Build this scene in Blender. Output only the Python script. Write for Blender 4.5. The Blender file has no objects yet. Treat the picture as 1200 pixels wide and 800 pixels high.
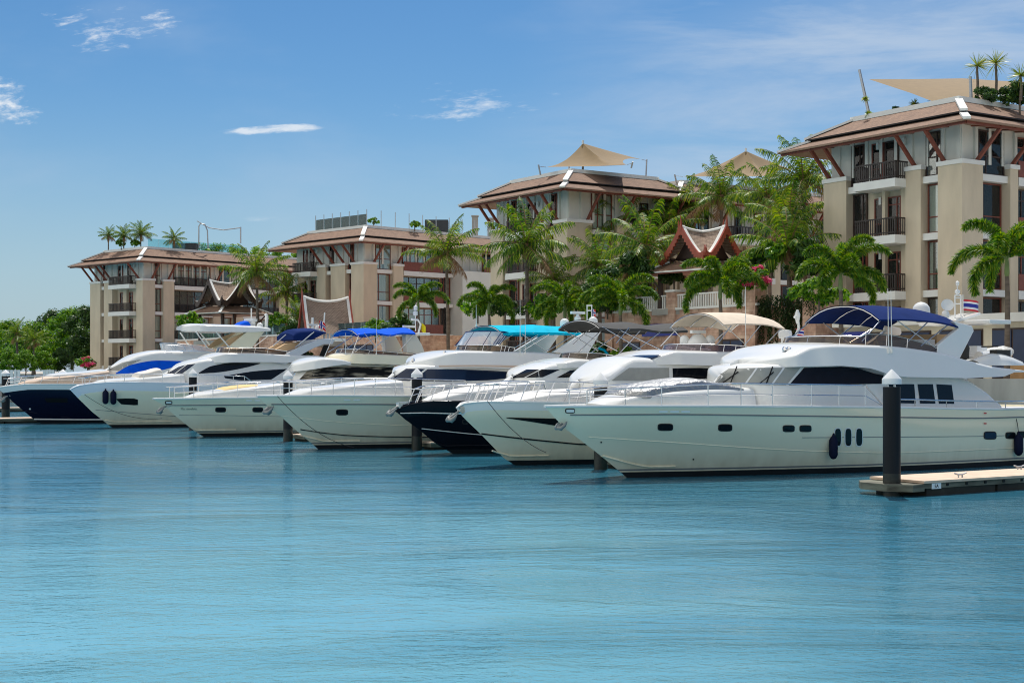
import bpy, bmesh, math, random
from mathutils import Vector, Matrix
from mathutils.bvhtree import BVHTree
R = math.radians
SC = bpy.context.scene
COL = SC.collection
FPX, CX, CY, EYE = 1667.0, 600.0, 435.0, 3.5     # surveyed camera constants (photo pixels, metres)

def W(px, py, d):
    """world point at distance d along the view axis for a surveyed photo position"""
    return Vector(((px - CX) / FPX * d, d, EYE - (py - CY) / FPX * d))

def interp(pts, x):
    if x <= pts[0][0]: return pts[0][1]
    for (a, b), (c, d) in zip(pts, pts[1:]):
        if x <= c:
            return b + (d - b) * (x - a) / (c - a) if c > a else d
    return pts[-1][1]

def sinterp(pts, x):
    """monotone-ish smooth interpolation (cubic Hermite with finite differences)"""
    n = len(pts)
    if n < 3 or x <= pts[0][0] or x >= pts[-1][0]: return interp(pts, x)
    for i in range(n - 1):
        if x <= pts[i + 1][0]: break
    def sl(k):
        if k == 0: return (pts[1][1] - pts[0][1]) / max(1e-6, pts[1][0] - pts[0][0])
        if k == n - 1: return (pts[-1][1] - pts[-2][1]) / max(1e-6, pts[-1][0] - pts[-2][0])
        a = (pts[k][1] - pts[k - 1][1]) / max(1e-6, pts[k][0] - pts[k - 1][0])
        b = (pts[k + 1][1] - pts[k][1]) / max(1e-6, pts[k + 1][0] - pts[k][0])
        if a * b <= 0: return 0.0
        return 2 * a * b / (a + b)
    x0, y0 = pts[i]; x1, y1 = pts[i + 1]; h = x1 - x0
    if h < 1e-6: return y1
    t = (x - x0) / h
    return ((2*t**3 - 3*t*t + 1) * y0 + (t**3 - 2*t*t + t) * h * sl(i) + (-2*t**3 + 3*t*t) * y1 + (t**3 - t*t) * h * sl(i + 1))

def smooth01(a, b, x):
    t = min(1, max(0, (x - a) / (b - a))); return t * t * (3 - 2 * t)

# ------------------------------------------------------------------ mesh builder
class MB:
    def __init__(s):
        s.v = []; s.f = []; s.mi = []; s.cur = 0
    def add(s, vs, fs):
        o = len(s.v); s.v.extend(Vector(p) for p in vs)
        for f in fs:
            s.f.append([i + o for i in f]); s.mi.append(s.cur)
        return s
    def box(s, x0, x1, y0, y1, z0, z1):
        if x1 < x0: x0, x1 = x1, x0
        if y1 < y0: y0, y1 = y1, y0
        if z1 < z0: z0, z1 = z1, z0
        vs = [(x0,y0,z0),(x1,y0,z0),(x1,y1,z0),(x0,y1,z0),(x0,y0,z1),(x1,y0,z1),(x1,y1,z1),(x0,y1,z1)]
        return s.add(vs, [(0,3,2,1),(4,5,6,7),(0,1,5,4),(1,2,6,5),(2,3,7,6),(3,0,4,7)])
    def bar(s, a, b, w, h, up=(0, 0, 1)):
        a = Vector(a); b = Vector(b); d = (b - a)
        if d.length < 1e-6: return s
        d.normalize(); up = Vector(up)
        sd = d.cross(up)
        if sd.length < 1e-4: sd = d.cross(Vector((1, 0, 0)))
        sd.normalize(); u = sd.cross(d).normalized()
        sd *= w / 2; u *= h / 2
        vs = [a - sd - u, a + sd - u, a + sd + u, a - sd + u, b - sd - u, b + sd - u, b + sd + u, b - sd + u]
        return s.add(vs, [(0,1,2,3),(7,6,5,4),(0,4,5,1),(1,5,6,2),(2,6,7,3),(3,7,4,0)])
    def prism(s, poly, ext):
        poly = [Vector(p) for p in poly]; ext = Vector(ext); n = len(poly)
        vs = poly + [p + ext for p in poly]
        fs = [list(range(n))[::-1], list(range(n, 2 * n))] + [(i, (i + 1) % n, n + (i + 1) % n, n + i) for i in range(n)]
        return s.add(vs, fs)
    def tube(s, pts, r, n=6, cap=True):
        pts = [Vector(p) for p in pts]
        if len(pts) < 2: return s
        rs = r if isinstance(r, (list, tuple)) else [r] * len(pts)
        rings = []; nrm = None
        for i, p in enumerate(pts):
            t = (pts[min(i + 1, len(pts) - 1)] - pts[max(i - 1, 0)])
            if t.length < 1e-9: t = Vector((0, 0, 1))
            t.normalize()
            if nrm is None:
                nrm = t.orthogonal().normalized()
            else:
                nrm = nrm - t * nrm.dot(t)
                nrm = nrm.normalized() if nrm.length > 1e-6 else t.orthogonal().normalized()
            b = t.cross(nrm)
            rings.append([p + (nrm * math.cos(2*math.pi*k/n) + b * math.sin(2*math.pi*k/n)) * rs[i] for k in range(n)])
        vs = [q for rg in rings for q in rg]; fs = []
        for i in range(len(rings) - 1):
            for k in range(n):
                fs.append((i*n + k, i*n + (k+1) % n, (i+1)*n + (k+1) % n, (i+1)*n + k))
        if cap:
            fs.append(list(range(n))[::-1]); fs.append([(len(rings)-1)*n + k for k in range(n)])
        return s.add(vs, fs)
    def lathe(s, c, prof, n=16, axis=None):
        c = Vector(c); vs = []; fs = []
        M = Matrix.Identity(3) if axis is None else Vector((0, 0, 1)).rotation_difference(Vector(axis)).to_matrix()
        for r, z in prof:
            for k in range(n):
                a = 2 * math.pi * k / n
                vs.append(c + M @ Vector((r * math.cos(a), r * math.sin(a), z)))
        for i in range(len(prof) - 1):
            for k in range(n):
                fs.append((i*n + k, i*n + (k+1) % n, (i+1)*n + (k+1) % n, (i+1)*n + k))
        fs.append(list(range(n))[::-1]); fs.append([(len(prof)-1)*n + k for k in range(n)])
        return s.add(vs, fs)
    def grid(s, P, closed=False):
        nu = len(P); nv = len(P[0]); vs = [q for r in P for q in r]; fs = []
        for i in range(nu - 1):
            for j in range(nv - 1 if not closed else nv):
                k = (j + 1) % nv
                fs.append((i*nv + j, (i+1)*nv + j, (i+1)*nv + k, i*nv + k))
        return s.add(vs, fs)
    def mirror_y(s):
        n = len(s.v); s.v += [Vector((p.x, -p.y, p.z)) for p in s.v]
        fs = [[i + n for i in f][::-1] for f in s.f]; s.f += fs; s.mi += list(s.mi); return s
    def build(s, name, mats, parent=None, smooth=None, fix=True):
        me = bpy.data.meshes.new(name)
        me.from_pydata([tuple(p) for p in s.v], [], s.f)
        if not isinstance(mats, (list, tuple)): mats = [mats]
        for m in mats: me.materials.append(m)
        me.polygons.foreach_set('material_index', s.mi)
        if fix:
            bm = bmesh.new(); bm.from_mesh(me); bmesh.ops.recalc_face_normals(bm, faces=bm.faces); bm.to_mesh(me); bm.free()
        if smooth is not None:
            me.polygons.foreach_set('use_smooth', [True] * len(me.polygons))
            me.set_sharp_from_angle(angle=R(smooth))
        me.update()
        o = bpy.data.objects.new(name, me); COL.objects.link(o)
        if parent is not None: o.parent = parent
        return o

def tag(o, label=None, cat=None, group=None, kind=None):
    if label: o['label'] = label
    if cat: o['category'] = cat
    if group: o['group'] = group
    if kind: o['kind'] = kind
    return o

def thing(name, label, cat, loc=(0, 0, 0), rz=0.0, group=None):
    o = bpy.data.objects.new(name, None); COL.objects.link(o)
    o.location = loc; o.rotation_euler = (0, 0, rz); o.empty_display_size = 0.3
    return tag(o, label, cat, group)

def dup_obj(o, parent=None):
    c = o.copy(); COL.objects.link(c)
    if parent is not None: c.parent = parent
    return c

# ------------------------------------------------------------------ materials
def nmat(name):
    m = bpy.data.materials.new(name); m.use_nodes = True
    nt = m.node_tree; nt.nodes.clear()
    out = nt.nodes.new('ShaderNodeOutputMaterial')
    return m, nt, out

def mat(name, col, rough=0.5, metal=0.0, var=0.0, vscale=3.0, bump=0.0, bscale=40.0, spec=0.5, coat=0.0, col2=None, stretch=None, bdist=.02):
    m, nt, out = nmat(name)
    p = nt.nodes.new('ShaderNodeBsdfPrincipled')
    p.inputs['Base Color'].default_value = (*col, 1); p.inputs['Roughness'].default_value = rough
    p.inputs['Metallic'].default_value = metal; p.inputs['Specular IOR Level'].default_value = spec
    p.inputs['Coat Weight'].default_value = coat; p.inputs['Coat Roughness'].default_value = 0.05
    nt.links.new(p.outputs[0], out.inputs[0])
    if var or bump or col2:
        tc = nt.nodes.new('ShaderNodeTexCoord'); src = tc.outputs['Object']
        if stretch:
            mp = nt.nodes.new('ShaderNodeMapping'); mp.inputs['Scale'].default_value = stretch
            nt.links.new(src, mp.inputs[0]); src = mp.outputs[0]
        if var or col2:
            n = nt.nodes.new('ShaderNodeTexNoise'); n.inputs['Scale'].default_value = vscale; n.inputs['Detail'].default_value = 6
            nt.links.new(src, n.inputs['Vector'])
            r = nt.nodes.new('ShaderNodeValToRGB'); e = r.color_ramp.elements
            e[0].position = .3; e[1].position = .7
            c2 = col2 or tuple(c * (1 - var) for c in col)
            e[0].color = (*c2, 1); e[1].color = (*(tuple(min(1, c * (1 + var * .4)) for c in col) if not col2 else col), 1)
            nt.links.new(n.outputs['Fac'], r.inputs[0]); nt.links.new(r.outputs[0], p.inputs['Base Color'])
        if bump:
            n2 = nt.nodes.new('ShaderNodeTexNoise'); n2.inputs['Scale'].default_value = bscale; n2.inputs['Detail'].default_value = 4
            nt.links.new(src, n2.inputs['Vector'])
            b = nt.nodes.new('ShaderNodeBump'); b.inputs['Strength'].default_value = bump; b.inputs['Distance'].default_value = bdist
            nt.links.new(n2.outputs['Fac'], b.inputs['Height']); nt.links.new(b.outputs[0], p.inputs['Normal'])
    return m

def leafmat(name, c1, c2, c3, trans=0.35, rough=0.42):
    m, nt, out = nmat(name)
    g = nt.nodes.new('ShaderNodeNewGeometry')
    r = nt.nodes.new('ShaderNodeValToRGB'); e = r.color_ramp.elements
    e[0].color = (*c1, 1); e[1].color = (*c3, 1); k = e.new(.55); k.color = (*c2, 1); e[1].position = .55; e[2].position = 1.0
    e[1].color = (*c2, 1); e[2].color = (*c3, 1)
    nt.links.new(g.outputs['Random Per Island'], r.inputs[0])
    p = nt.nodes.new('ShaderNodeBsdfPrincipled'); p.inputs['Roughness'].default_value = rough; p.inputs['Specular IOR Level'].default_value = .3
    nt.links.new(r.outputs[0], p.inputs['Base Color'])
    t = nt.nodes.new('ShaderNodeBsdfTranslucent')
    hs = nt.nodes.new('ShaderNodeHueSaturation'); hs.inputs['Value'].default_value = 1.9; hs.inputs['Saturation'].default_value = 1.1; hs.inputs['Hue'].default_value = .485
    nt.links.new(r.outputs[0], hs.inputs['Color']); nt.links.new(hs.outputs[0], t.inputs[0])
    mx = nt.nodes.new('ShaderNodeMixShader'); mx.inputs[0].default_value = trans
    nt.links.new(p.outputs[0], mx.inputs[1]); nt.links.new(t.outputs[0], mx.inputs[2]); nt.links.new(mx.outputs[0], out.inputs[0])
    return m

def glassmat(name, tint, opac, rough=0.03, gl=0.9, dcol=None):
    """architectural / tinted glass: see-through part plus mirror reflection by Fresnel"""
    m, nt, out = nmat(name)
    tr = nt.nodes.new('ShaderNodeBsdfTransparent'); tr.inputs[0].default_value = (*tint, 1)
    df = nt.nodes.new('ShaderNodeBsdfDiffuse'); df.inputs[0].default_value = (*(dcol or [c * .35 for c in tint]), 1)
    mx = nt.nodes.new('ShaderNodeMixShader'); mx.inputs[0].default_value = opac
    nt.links.new(tr.outputs[0], mx.inputs[1]); nt.links.new(df.outputs[0], mx.inputs[2])
    gs = nt.nodes.new('ShaderNodeBsdfGlossy'); gs.inputs['Roughness'].default_value = rough; gs.inputs[0].default_value = (gl, gl, gl, 1)
    fr = nt.nodes.new('ShaderNodeFresnel'); fr.inputs['IOR'].default_value = 1.5
    m2 = nt.nodes.new('ShaderNodeMixShader'); nt.links.new(fr.outputs[0], m2.inputs[0])
    nt.links.new(mx.outputs[0], m2.inputs[1]); nt.links.new(gs.outputs[0], m2.inputs[2]); nt.links.new(m2.outputs[0], out.inputs[0])
    return m

M = {}
M['stucco'] = mat('tan stucco', (.655, .548, .40), .9, var=.14, vscale=1.1, stretch=(1, 1, .3), bump=.25, bscale=18)
M['stucco_side'] = M['stucco']
M['paint'] = mat('white paint', (.80, .79, .74), .7, var=.07, vscale=.9)
M['panel'] = mat('pale wall panel', (.72, .71, .64), .75, var=.08, vscale=.8)
M['maroon'] = mat('maroon timber', (.23, .062, .038), .5, var=.25, vscale=4)
M['brownwood'] = mat('dark brown timber', (.055, .03, .022), .5, var=.3, vscale=5)
M['iron'] = mat('dark railing paint', (.028, .02, .018), .45)
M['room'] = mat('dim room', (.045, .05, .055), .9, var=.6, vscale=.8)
M['curtain'] = mat('sheer curtain', (.80, .82, .72), .9, var=.15, vscale=9, stretch=(3, 3, .1))
M['glass'] = glassmat('window glass', (.93, .97, .96), .04)
M['glassrail'] = glassmat('teal glass', (.74, .95, .96), .12, dcol=(.45, .75, .78), gl=.7)
M['steel'] = mat('stainless steel', (.72, .72, .72), .22, metal=1.0)
M['galv'] = mat('grey metal', (.45, .46, .47), .4, metal=.5)
M['conc'] = mat('concrete', (.42, .40, .36), .9, var=.35, vscale=.7, bump=.2, bscale=12, stretch=(1, 1, .25))
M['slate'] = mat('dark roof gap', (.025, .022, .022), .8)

def shingle_mat(name='roof shingles', c1=(.30, .18, .115), c2=(.215, .128, .082)):
    m, nt, out = nmat(name)
    p = nt.nodes.new('ShaderNodeBsdfPrincipled'); p.inputs['Roughness'].default_value = .85
    tc = nt.nodes.new('ShaderNodeTexCoord')
    sep = nt.nodes.new('ShaderNodeSeparateXYZ'); nt.links.new(tc.outputs['Object'], sep.inputs[0])
    ad = nt.nodes.new('ShaderNodeMath'); ad.operation = 'ADD'
    nt.links.new(sep.outputs[0], ad.inputs[0]); nt.links.new(sep.outputs[1], ad.inputs[1])
    cb = nt.nodes.new('ShaderNodeCombineXYZ'); nt.links.new(ad.outputs[0], cb.inputs[0]); nt.links.new(sep.outputs[2], cb.inputs[1])
    br = nt.nodes.new('ShaderNodeTexBrick'); br.inputs['Scale'].default_value = 1.0
    br.inputs['Color1'].default_value = (c1[0], c1[1], c1[2], 1); br.inputs['Color2'].default_value = (c2[0], c2[1], c2[2], 1)
    br.inputs['Mortar'].default_value = (.12, .07, .05, 1); br.inputs['Mortar Size'].default_value = .012
    br.inputs['Brick Width'].default_value = .34; br.inputs['Row Height'].default_value = .10
    nt.links.new(cb.outputs[0], br.inputs['Vector'])
    n = nt.nodes.new('ShaderNodeTexNoise'); n.inputs['Scale'].default_value = 1.2; n.inputs['Detail'].default_value = 5
    nt.links.new(tc.outputs['Object'], n.inputs['Vector'])
    mr = nt.nodes.new('ShaderNodeMapRange'); mr.inputs[3].default_value = .72; mr.inputs[4].default_value = 1.2
    nt.links.new(n.outputs['Fac'], mr.inputs[0])
    mx = nt.nodes.new('ShaderNodeMix'); mx.data_type = 'RGBA'; mx.blend_type = 'MULTIPLY'; mx.inputs[0].default_value = 1
    nt.links.new(br.outputs[0], mx.inputs[6]); nt.links.new(mr.outputs[0], mx.inputs[7])
    nt.links.new(mx.outputs[2], p.inputs['Base Color'])
    b = nt.nodes.new('ShaderNodeBump'); b.inputs['Strength'].default_value = .5; b.inputs['Distance'].default_value = .02
    nt.links.new(br.outputs['Fac'], b.inputs['Height']); b.invert = True; nt.links.new(b.outputs[0], p.inputs['Normal'])
    nt.links.new(p.outputs[0], out.inputs[0]); return m
M['shingle'] = shingle_mat(); M['oldshingle'] = shingle_mat('weathered pavilion shingles', (.44, .33, .25), (.33, .245, .18))

def stone_mat():
    m, nt, out = nmat('pink sandstone cladding')
    p = nt.nodes.new('ShaderNodeBsdfPrincipled'); p.inputs['Roughness'].default_value = .9
    tc = nt.nodes.new('ShaderNodeTexCoord')
    sep = nt.nodes.new('ShaderNodeSeparateXYZ'); nt.links.new(tc.outputs['Object'], sep.inputs[0])
    ad = nt.nodes.new('ShaderNodeMath'); ad.operation = 'ADD'
    nt.links.new(sep.outputs[0], ad.inputs[0]); nt.links.new(sep.outputs[1], ad.inputs[1])
    cb = nt.nodes.new('ShaderNodeCombineXYZ'); nt.links.new(ad.outputs[0], cb.inputs[0]); nt.links.new(sep.outputs[2], cb.inputs[1])
    br = nt.nodes.new('ShaderNodeTexBrick'); br.inputs['Scale'].default_value = 1.0
    br.inputs['Color1'].default_value = (.62, .42, .31, 1); br.inputs['Color2'].default_value = (.48, .27, .19, 1)
    br.inputs['Mortar'].default_value = (.44, .29, .21, 1); br.inputs['Mortar Size'].default_value = .01; br.inputs['Bias'].default_value = -.1
    br.inputs['Brick Width'].default_value = .46; br.inputs['Row Height'].default_value = .21; br.offset_frequency = 3; br.squash = .7; br.squash_frequency = 2
    nt.links.new(cb.outputs[0], br.inputs['Vector'])
    n = nt.nodes.new('ShaderNodeTexNoise'); n.inputs['Scale'].default_value = 1.7; n.inputs['Detail'].default_value = 8; nt.links.new(tc.outputs['Object'], n.inputs['Vector'])
    mx = nt.nodes.new('ShaderNodeMix'); mx.data_type = 'RGBA'; mx.blend_type = 'OVERLAY'; mx.inputs[0].default_value = .85
    nt.links.new(br.outputs[0], mx.inputs[6]); nt.links.new(n.outputs['Fac'], mx.inputs[7])
    nt.links.new(mx.outputs[2], p.inputs['Base Color']); nt.links.new(p.outputs[0], out.inputs[0]); return m
M['stone'] = stone_mat()

# ------------------------------------------------------------------ camera
cam_d = bpy.data.cameras.new('camera'); cam_d.lens = 36 * FPX / 1200; cam_d.sensor_width = 36
cam_d.shift_y = (CY - 400) / 1200.0; cam_d.clip_end = 6000; cam_d.clip_start = .1
cam = bpy.data.objects.new('camera', cam_d); COL.objects.link(cam)
cam.location = (0, 0, EYE); cam.rotation_euler = (R(90), 0, 0); SC.camera = cam
SC.view_settings.view_transform = 'Standard'; SC.view_settings.look = 'None'
SC.view_settings.exposure = 0.0; SC.view_settings.gamma = 1.0
SC.view_settings.use_curve_mapping = False
SC.cycles.max_bounces = 8; SC.cycles.transparent_max_bounces = 16; SC.cycles.diffuse_bounces = 4
SC.cycles.filter_width = 1.05; SC.cycles.use_denoising = True; SC.cycles.caustics_reflective = False; SC.cycles.caustics_refractive = False
SC.cycles.sample_clamp_indirect = 4.0

# ------------------------------------------------------------------ light and water settings
SKY_DUST, SKY_SAT, SKY_VAL = .3, 1.30, .088      # SKY_VAL is the Nishita sky strength
SKY_TINT = (.80, .955, 1.05)
BACK_FILL = (1.2, 1.17, 1.10)  # radiance of the unseen fill added to the sky behind the viewer
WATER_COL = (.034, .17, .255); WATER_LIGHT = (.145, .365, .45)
WATER_BUMP = 1.0

# ------------------------------------------------------------------ sky, sun
SUN_EL, SUN_AZ = R(64), R(8)          # azimuth from +Y towards +X: the sun stands high behind the buildings
wd = bpy.data.worlds.new('World'); SC.world = wd; wd.use_nodes = True
nt = wd.node_tree; nt.nodes.clear()
def N(t, **kw):
    n = nt.nodes.new(t)
    for k, v in kw.items(): setattr(n, k, v)
    return n
L = nt.links.new
def mth(op, a, b=None, c=None, clamp=False):
    n = N('ShaderNodeMath', operation=op); n.use_clamp = clamp
    for i, v in enumerate((a, b, c)):
        if v is None: continue
        if isinstance(v, (int, float)): n.inputs[i].default_value = v
        else: L(v, n.inputs[i])
    return n.outputs[0]
def sstep(x, a, b):
    n = N('ShaderNodeMapRange'); n.interpolation_type = 'SMOOTHSTEP'
    L(x, n.inputs[0]); n.inputs[1].default_value = a; n.inputs[2].default_value = b
    return n.outputs[0]
def mixc(f, a, b, blend='MIX'):
    n = N('ShaderNodeMix', data_type='RGBA', blend_type=blend)
    for i, v in ((0, f), (6, a), (7, b)):
        if isinstance(v, (int, float)): n.inputs[i].default_value = v
        elif isinstance(v, tuple): n.inputs[i].default_value = (*v, 1)
        else: L(v, n.inputs[i])
    return n.outputs[2]
def noise(vec, scale, det=6, rough=.55, dist=0.0):
    n = N('ShaderNodeTexNoise'); n.inputs['Scale'].default_value = scale; n.inputs['Detail'].default_value = det
    n.inputs['Roughness'].default_value = rough; n.inputs['Distortion'].default_value = dist; L(vec, n.inputs['Vector']); return n.outputs['Fac']
sky = N('ShaderNodeTexSky', sky_type='NISHITA'); sky.sun_disc = False
sky.sun_elevation = SUN_EL; sky.sun_rotation = SUN_AZ
sky.air_density = 1.0; sky.dust_density = SKY_DUST; sky.ozone_density = 1.6; sky.altitude = 0
hs = N('ShaderNodeHueSaturation'); hs.inputs['Saturation'].default_value = SKY_SAT; hs.inputs['Value'].default_value = SKY_VAL; hs.inputs['Hue'].default_value = .5
L(sky.outputs[0], hs.inputs['Color'])
tint = mixc(1.0, hs.outputs[0], SKY_TINT, 'MULTIPLY')
tc = N('ShaderNodeTexCoord'); sp = N('ShaderNodeSeparateXYZ'); L(tc.outputs['Generated'], sp.inputs[0])
dx, dy, dz = sp.outputs
ay = mth('MAXIMUM', dy, .05)
u = mth('DIVIDE', dx, ay); v = mth('DIVIDE', dz, ay)          # gnomonic sky coordinates towards +Y
front = sstep(dy, .1, .4)
def vec3(a, b, c=0.0):
    n = N('ShaderNodeCombineXYZ')
    for i, q in enumerate((a, b, c)):
        if isinstance(q, (int, float)): n.inputs[i].default_value = q
        else: L(q, n.inputs[i])
    return n.outputs[0]
def puff(u0, v0, ru, rv, sx, sy, seed, lo, hi, slant=0.0):
    du = mth('SUBTRACT', u, u0); dv = mth('SUBTRACT', v, v0)
    dv = mth('SUBTRACT', dv, mth('MULTIPLY', du, slant))
    e = mth('ADD', mth('POWER', mth('ABSOLUTE', mth('DIVIDE', du, ru)), 2.0), mth('POWER', mth('ABSOLUTE', mth('DIVIDE', dv, rv)), 2.0))
    nz = noise(vec3(mth('MULTIPLY', u, sx), mth('MULTIPLY', mth('SUBTRACT', v, mth('MULTIPLY', u, .12)), sy), seed), 1.0, 10, .68, .5)
    wob = noise(vec3(mth('MULTIPLY', u, sx * .5), mth('MULTIPLY', v, sy * .35), seed + 3.3), 1.0, 6, .6)
    fall = sstep(mth('ADD', mth('MULTIPLY', e, .55), mth('MULTIPLY', mth('SUBTRACT', wob, .5), 2.6)), 1.0, -.35)
    return sstep(mth('MULTIPLY', mth('ADD', nz, .0), fall), lo, hi)
pu = lambda px: (px - CX) / FPX
pv = lambda py: (CY - py) / FPX
cl = puff(pu(150), pv(36), .07, .021, 55, 210, 3.1, .36, .80)
cl = mth('MAXIMUM', cl, puff(pu(8), pv(119), .034, .022, 70, 170, 8.7, .28, .70))
cl = mth('MAXIMUM', cl, puff(pu(545), pv(118), .062, .014, 45, 230, 5.5, .26, .74, .03))
cl = mth('MAXIMUM', cl, mth('MULTIPLY', puff(pu(313), pv(152), .046, .0036, 30, 160, 2.2, .2, .55, .05), .75))
cl = mth('MAXIMUM', cl, mth('MULTIPLY', puff(pu(320), pv(256), .04, .003, 30, 120, 7.2, .2, .7), .3))
# cirrus veil, streaked up to the right
rot = N('ShaderNodeMapping'); rot.inputs['Rotation'].default_value = (0, 0, R(-24)); rot.inputs['Scale'].default_value = (2.6, 15, 1)
L(vec3(u, v, 0.0), rot.inputs[0])
ci = noise(rot.outputs[0], 1.6, 9, .6, .5)
cmask = mth('MULTIPLY', sstep(ci, .34, .70), sstep(mth('SUBTRACT', u, mth('MULTIPLY', v, .25)), -.07, .16))
big = noise(vec3(mth('MULTIPLY', u, 5.0), mth('MULTIPLY', v, 12.0), 4.0), 1.0, 5)
ci2 = mth('MULTIPLY', sstep(big, .45, .8), .25)
cmask = mth('MAXIMUM', mth('MULTIPLY', cmask, .78), ci2)
bd = mth('ABSOLUTE', mth('SUBTRACT', v, mth('ADD', .118, mth('MULTIPLY', u, .297))))
band = mth('MULTIPLY', mth('MULTIPLY', sstep(bd, .12, .0), sstep(u, -.08, .10)), mth('ADD', .12, mth('MULTIPLY', sstep(noise(rot.outputs[0], .9, 8, .6, .8), .42, .70), .62)))
cmask = mth('MAXIMUM', cmask, band)
cmask = mth('MULTIPLY', cmask, front)
cl = mth('MULTIPLY', cl, front)
# unseen cloud glow added behind the viewer to fill shaded walls and hulls
bk = noise(tc.outputs['Generated'], 2.3, 9, .6, .2)
bside = mth('ADD', .70, mth('MULTIPLY', dx, -.45))
bmask = mth('MULTIPLY', mth('MULTIPLY', sstep(bk, .38, .52), bside), mth('MULTIPLY', sstep(mth('ADD', mth('MULTIPLY', dx, .62), mth('MULTIPLY', dy, .78)), .22, -.35), sstep(dz, -.02, .10)), clamp=True)
haze_f = mth('MULTIPLY', mth('SUBTRACT', 1.0, sstep(dz, -.02, .20)), .8)
tint = mixc(haze_f, tint, (.385, .515, .65))
col = mixc(cmask, tint, (.50, .61, .76))
col = mixc(cl, col, (.86, .90, .94))
col = mixc(bmask, col, BACK_FILL)
bg = N('ShaderNodeBackground'); bg.inputs['Strength'].default_value = 1.0
wo = N('ShaderNodeOutputWorld'); L(col, bg.inputs[0]); L(bg.outputs[0], wo.inputs[0])
# the Nishita sky enters at strength SKY_STR (inside the tint multiplier); clouds and the added back fill are given as radiance

sd = bpy.data.lights.new('sun', 'SUN'); sd.energy = 4.4; sd.angle = R(.53); sd.color = (1, .955, .88)
so = bpy.data.objects.new('sun', sd); COL.objects.link(so)
sdir = Vector((math.sin(SUN_AZ) * math.cos(SUN_EL), math.cos(SUN_AZ) * math.cos(SUN_EL), math.sin(SUN_EL)))
so.rotation_euler = sdir.to_track_quat('Z', 'Y').to_euler(); so.location = (0, 40, 60)

# ------------------------------------------------------------------ water
def water_mat():
    m, t, out = nmat('marina water')
    p = t.nodes.new('ShaderNodeBsdfPrincipled')
    p.inputs['IOR'].default_value = 1.33; p.inputs['Roughness'].default_value = .035
    p.inputs['Base Color'].default_value = (*WATER_COL, 1)
    p.inputs['Specular IOR Level'].default_value = .5
    tc = t.nodes.new('ShaderNodeTexCoord')
    def mp(sc, rz=0.0):
        k = t.nodes.new('ShaderNodeMapping'); k.inputs['Scale'].default_value = sc; k.inputs['Rotation'].default_value = (0, 0, rz)
        t.links.new(tc.outputs['Object'], k.inputs[0]); return k.outputs[0]
    def nz(vec, s, d=3, r=.5, dist=0.0):
        n = t.nodes.new('ShaderNodeTexNoise'); n.inputs['Scale'].default_value = s; n.inputs['Detail'].default_value = d
        n.inputs['Roughness'].default_value = r; n.inputs['Distortion'].default_value = dist; t.links.new(vec, n.inputs['Vector']); return n.outputs['Fac']
    def mt(op, a, b):
        n = t.nodes.new('ShaderNodeMath'); n.operation = op
        for i, q in enumerate((a, b)):
            if isinstance(q, (int, float)): n.inputs[i].default_value = q
            else: t.links.new(q, n.inputs[i])
        return n.outputs[0]
    w1 = nz(mp((.8, 1.35, 1), .25), .8, 5, .62, .5)
    w2 = nz(mp((1.1, 1.5, 1), -.35), 3.4, 4, .6, .3)
    w3 = nz(mp((.22, .5, 1), .1), .5, 2)
    patch = nz(mp((.05, .13, 1), .14), 1.0, 6, .62, 1.0)
    pr = t.nodes.new('ShaderNodeMapRange'); pr.inputs[1].default_value = .40; pr.inputs[2].default_value = .62
    pr.inputs[3].default_value = .4; pr.inputs[4].default_value = 1.6; t.links.new(patch, pr.inputs[0])
    hgt = mt('ADD', mt('MULTIPLY', mt('ADD', mt('MULTIPLY', w1, .48), mt('MULTIPLY', w2, .26)), pr.outputs[0]), mt('MULTIPLY', w3, .5))
    b = t.nodes.new('ShaderNodeBump'); b.inputs['Strength'].default_value = WATER_BUMP; b.inputs['Distance'].default_value = .10
    t.links.new(hgt, b.inputs['Height']); t.links.new(b.outputs[0], p.inputs['Normal'])
    # reflected brightness painted into the base colour: paler mid-basin, darker towards the berths
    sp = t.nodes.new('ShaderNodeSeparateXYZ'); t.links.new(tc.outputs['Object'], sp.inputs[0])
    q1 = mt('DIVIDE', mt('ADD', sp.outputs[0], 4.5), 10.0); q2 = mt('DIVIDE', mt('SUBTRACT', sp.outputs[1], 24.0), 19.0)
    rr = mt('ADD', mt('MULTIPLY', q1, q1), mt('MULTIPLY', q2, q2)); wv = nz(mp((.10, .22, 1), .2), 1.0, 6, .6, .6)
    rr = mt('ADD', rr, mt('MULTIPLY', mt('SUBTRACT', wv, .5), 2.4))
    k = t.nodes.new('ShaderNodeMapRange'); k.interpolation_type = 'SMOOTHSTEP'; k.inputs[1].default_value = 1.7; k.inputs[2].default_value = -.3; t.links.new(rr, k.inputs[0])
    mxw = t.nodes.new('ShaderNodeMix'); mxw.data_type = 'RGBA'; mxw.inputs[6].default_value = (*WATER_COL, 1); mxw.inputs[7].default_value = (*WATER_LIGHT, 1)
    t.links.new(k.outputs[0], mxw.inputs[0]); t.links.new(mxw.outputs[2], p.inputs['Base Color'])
    t.links.new(p.outputs[0], out.inputs[0]); return m
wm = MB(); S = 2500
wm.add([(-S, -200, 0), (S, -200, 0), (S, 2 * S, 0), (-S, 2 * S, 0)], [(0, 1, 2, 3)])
tag(wm.build('water', water_mat(), fix=False), 'rippled turquoise marina water in front of the yachts', 'water', kind='structure')

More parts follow.
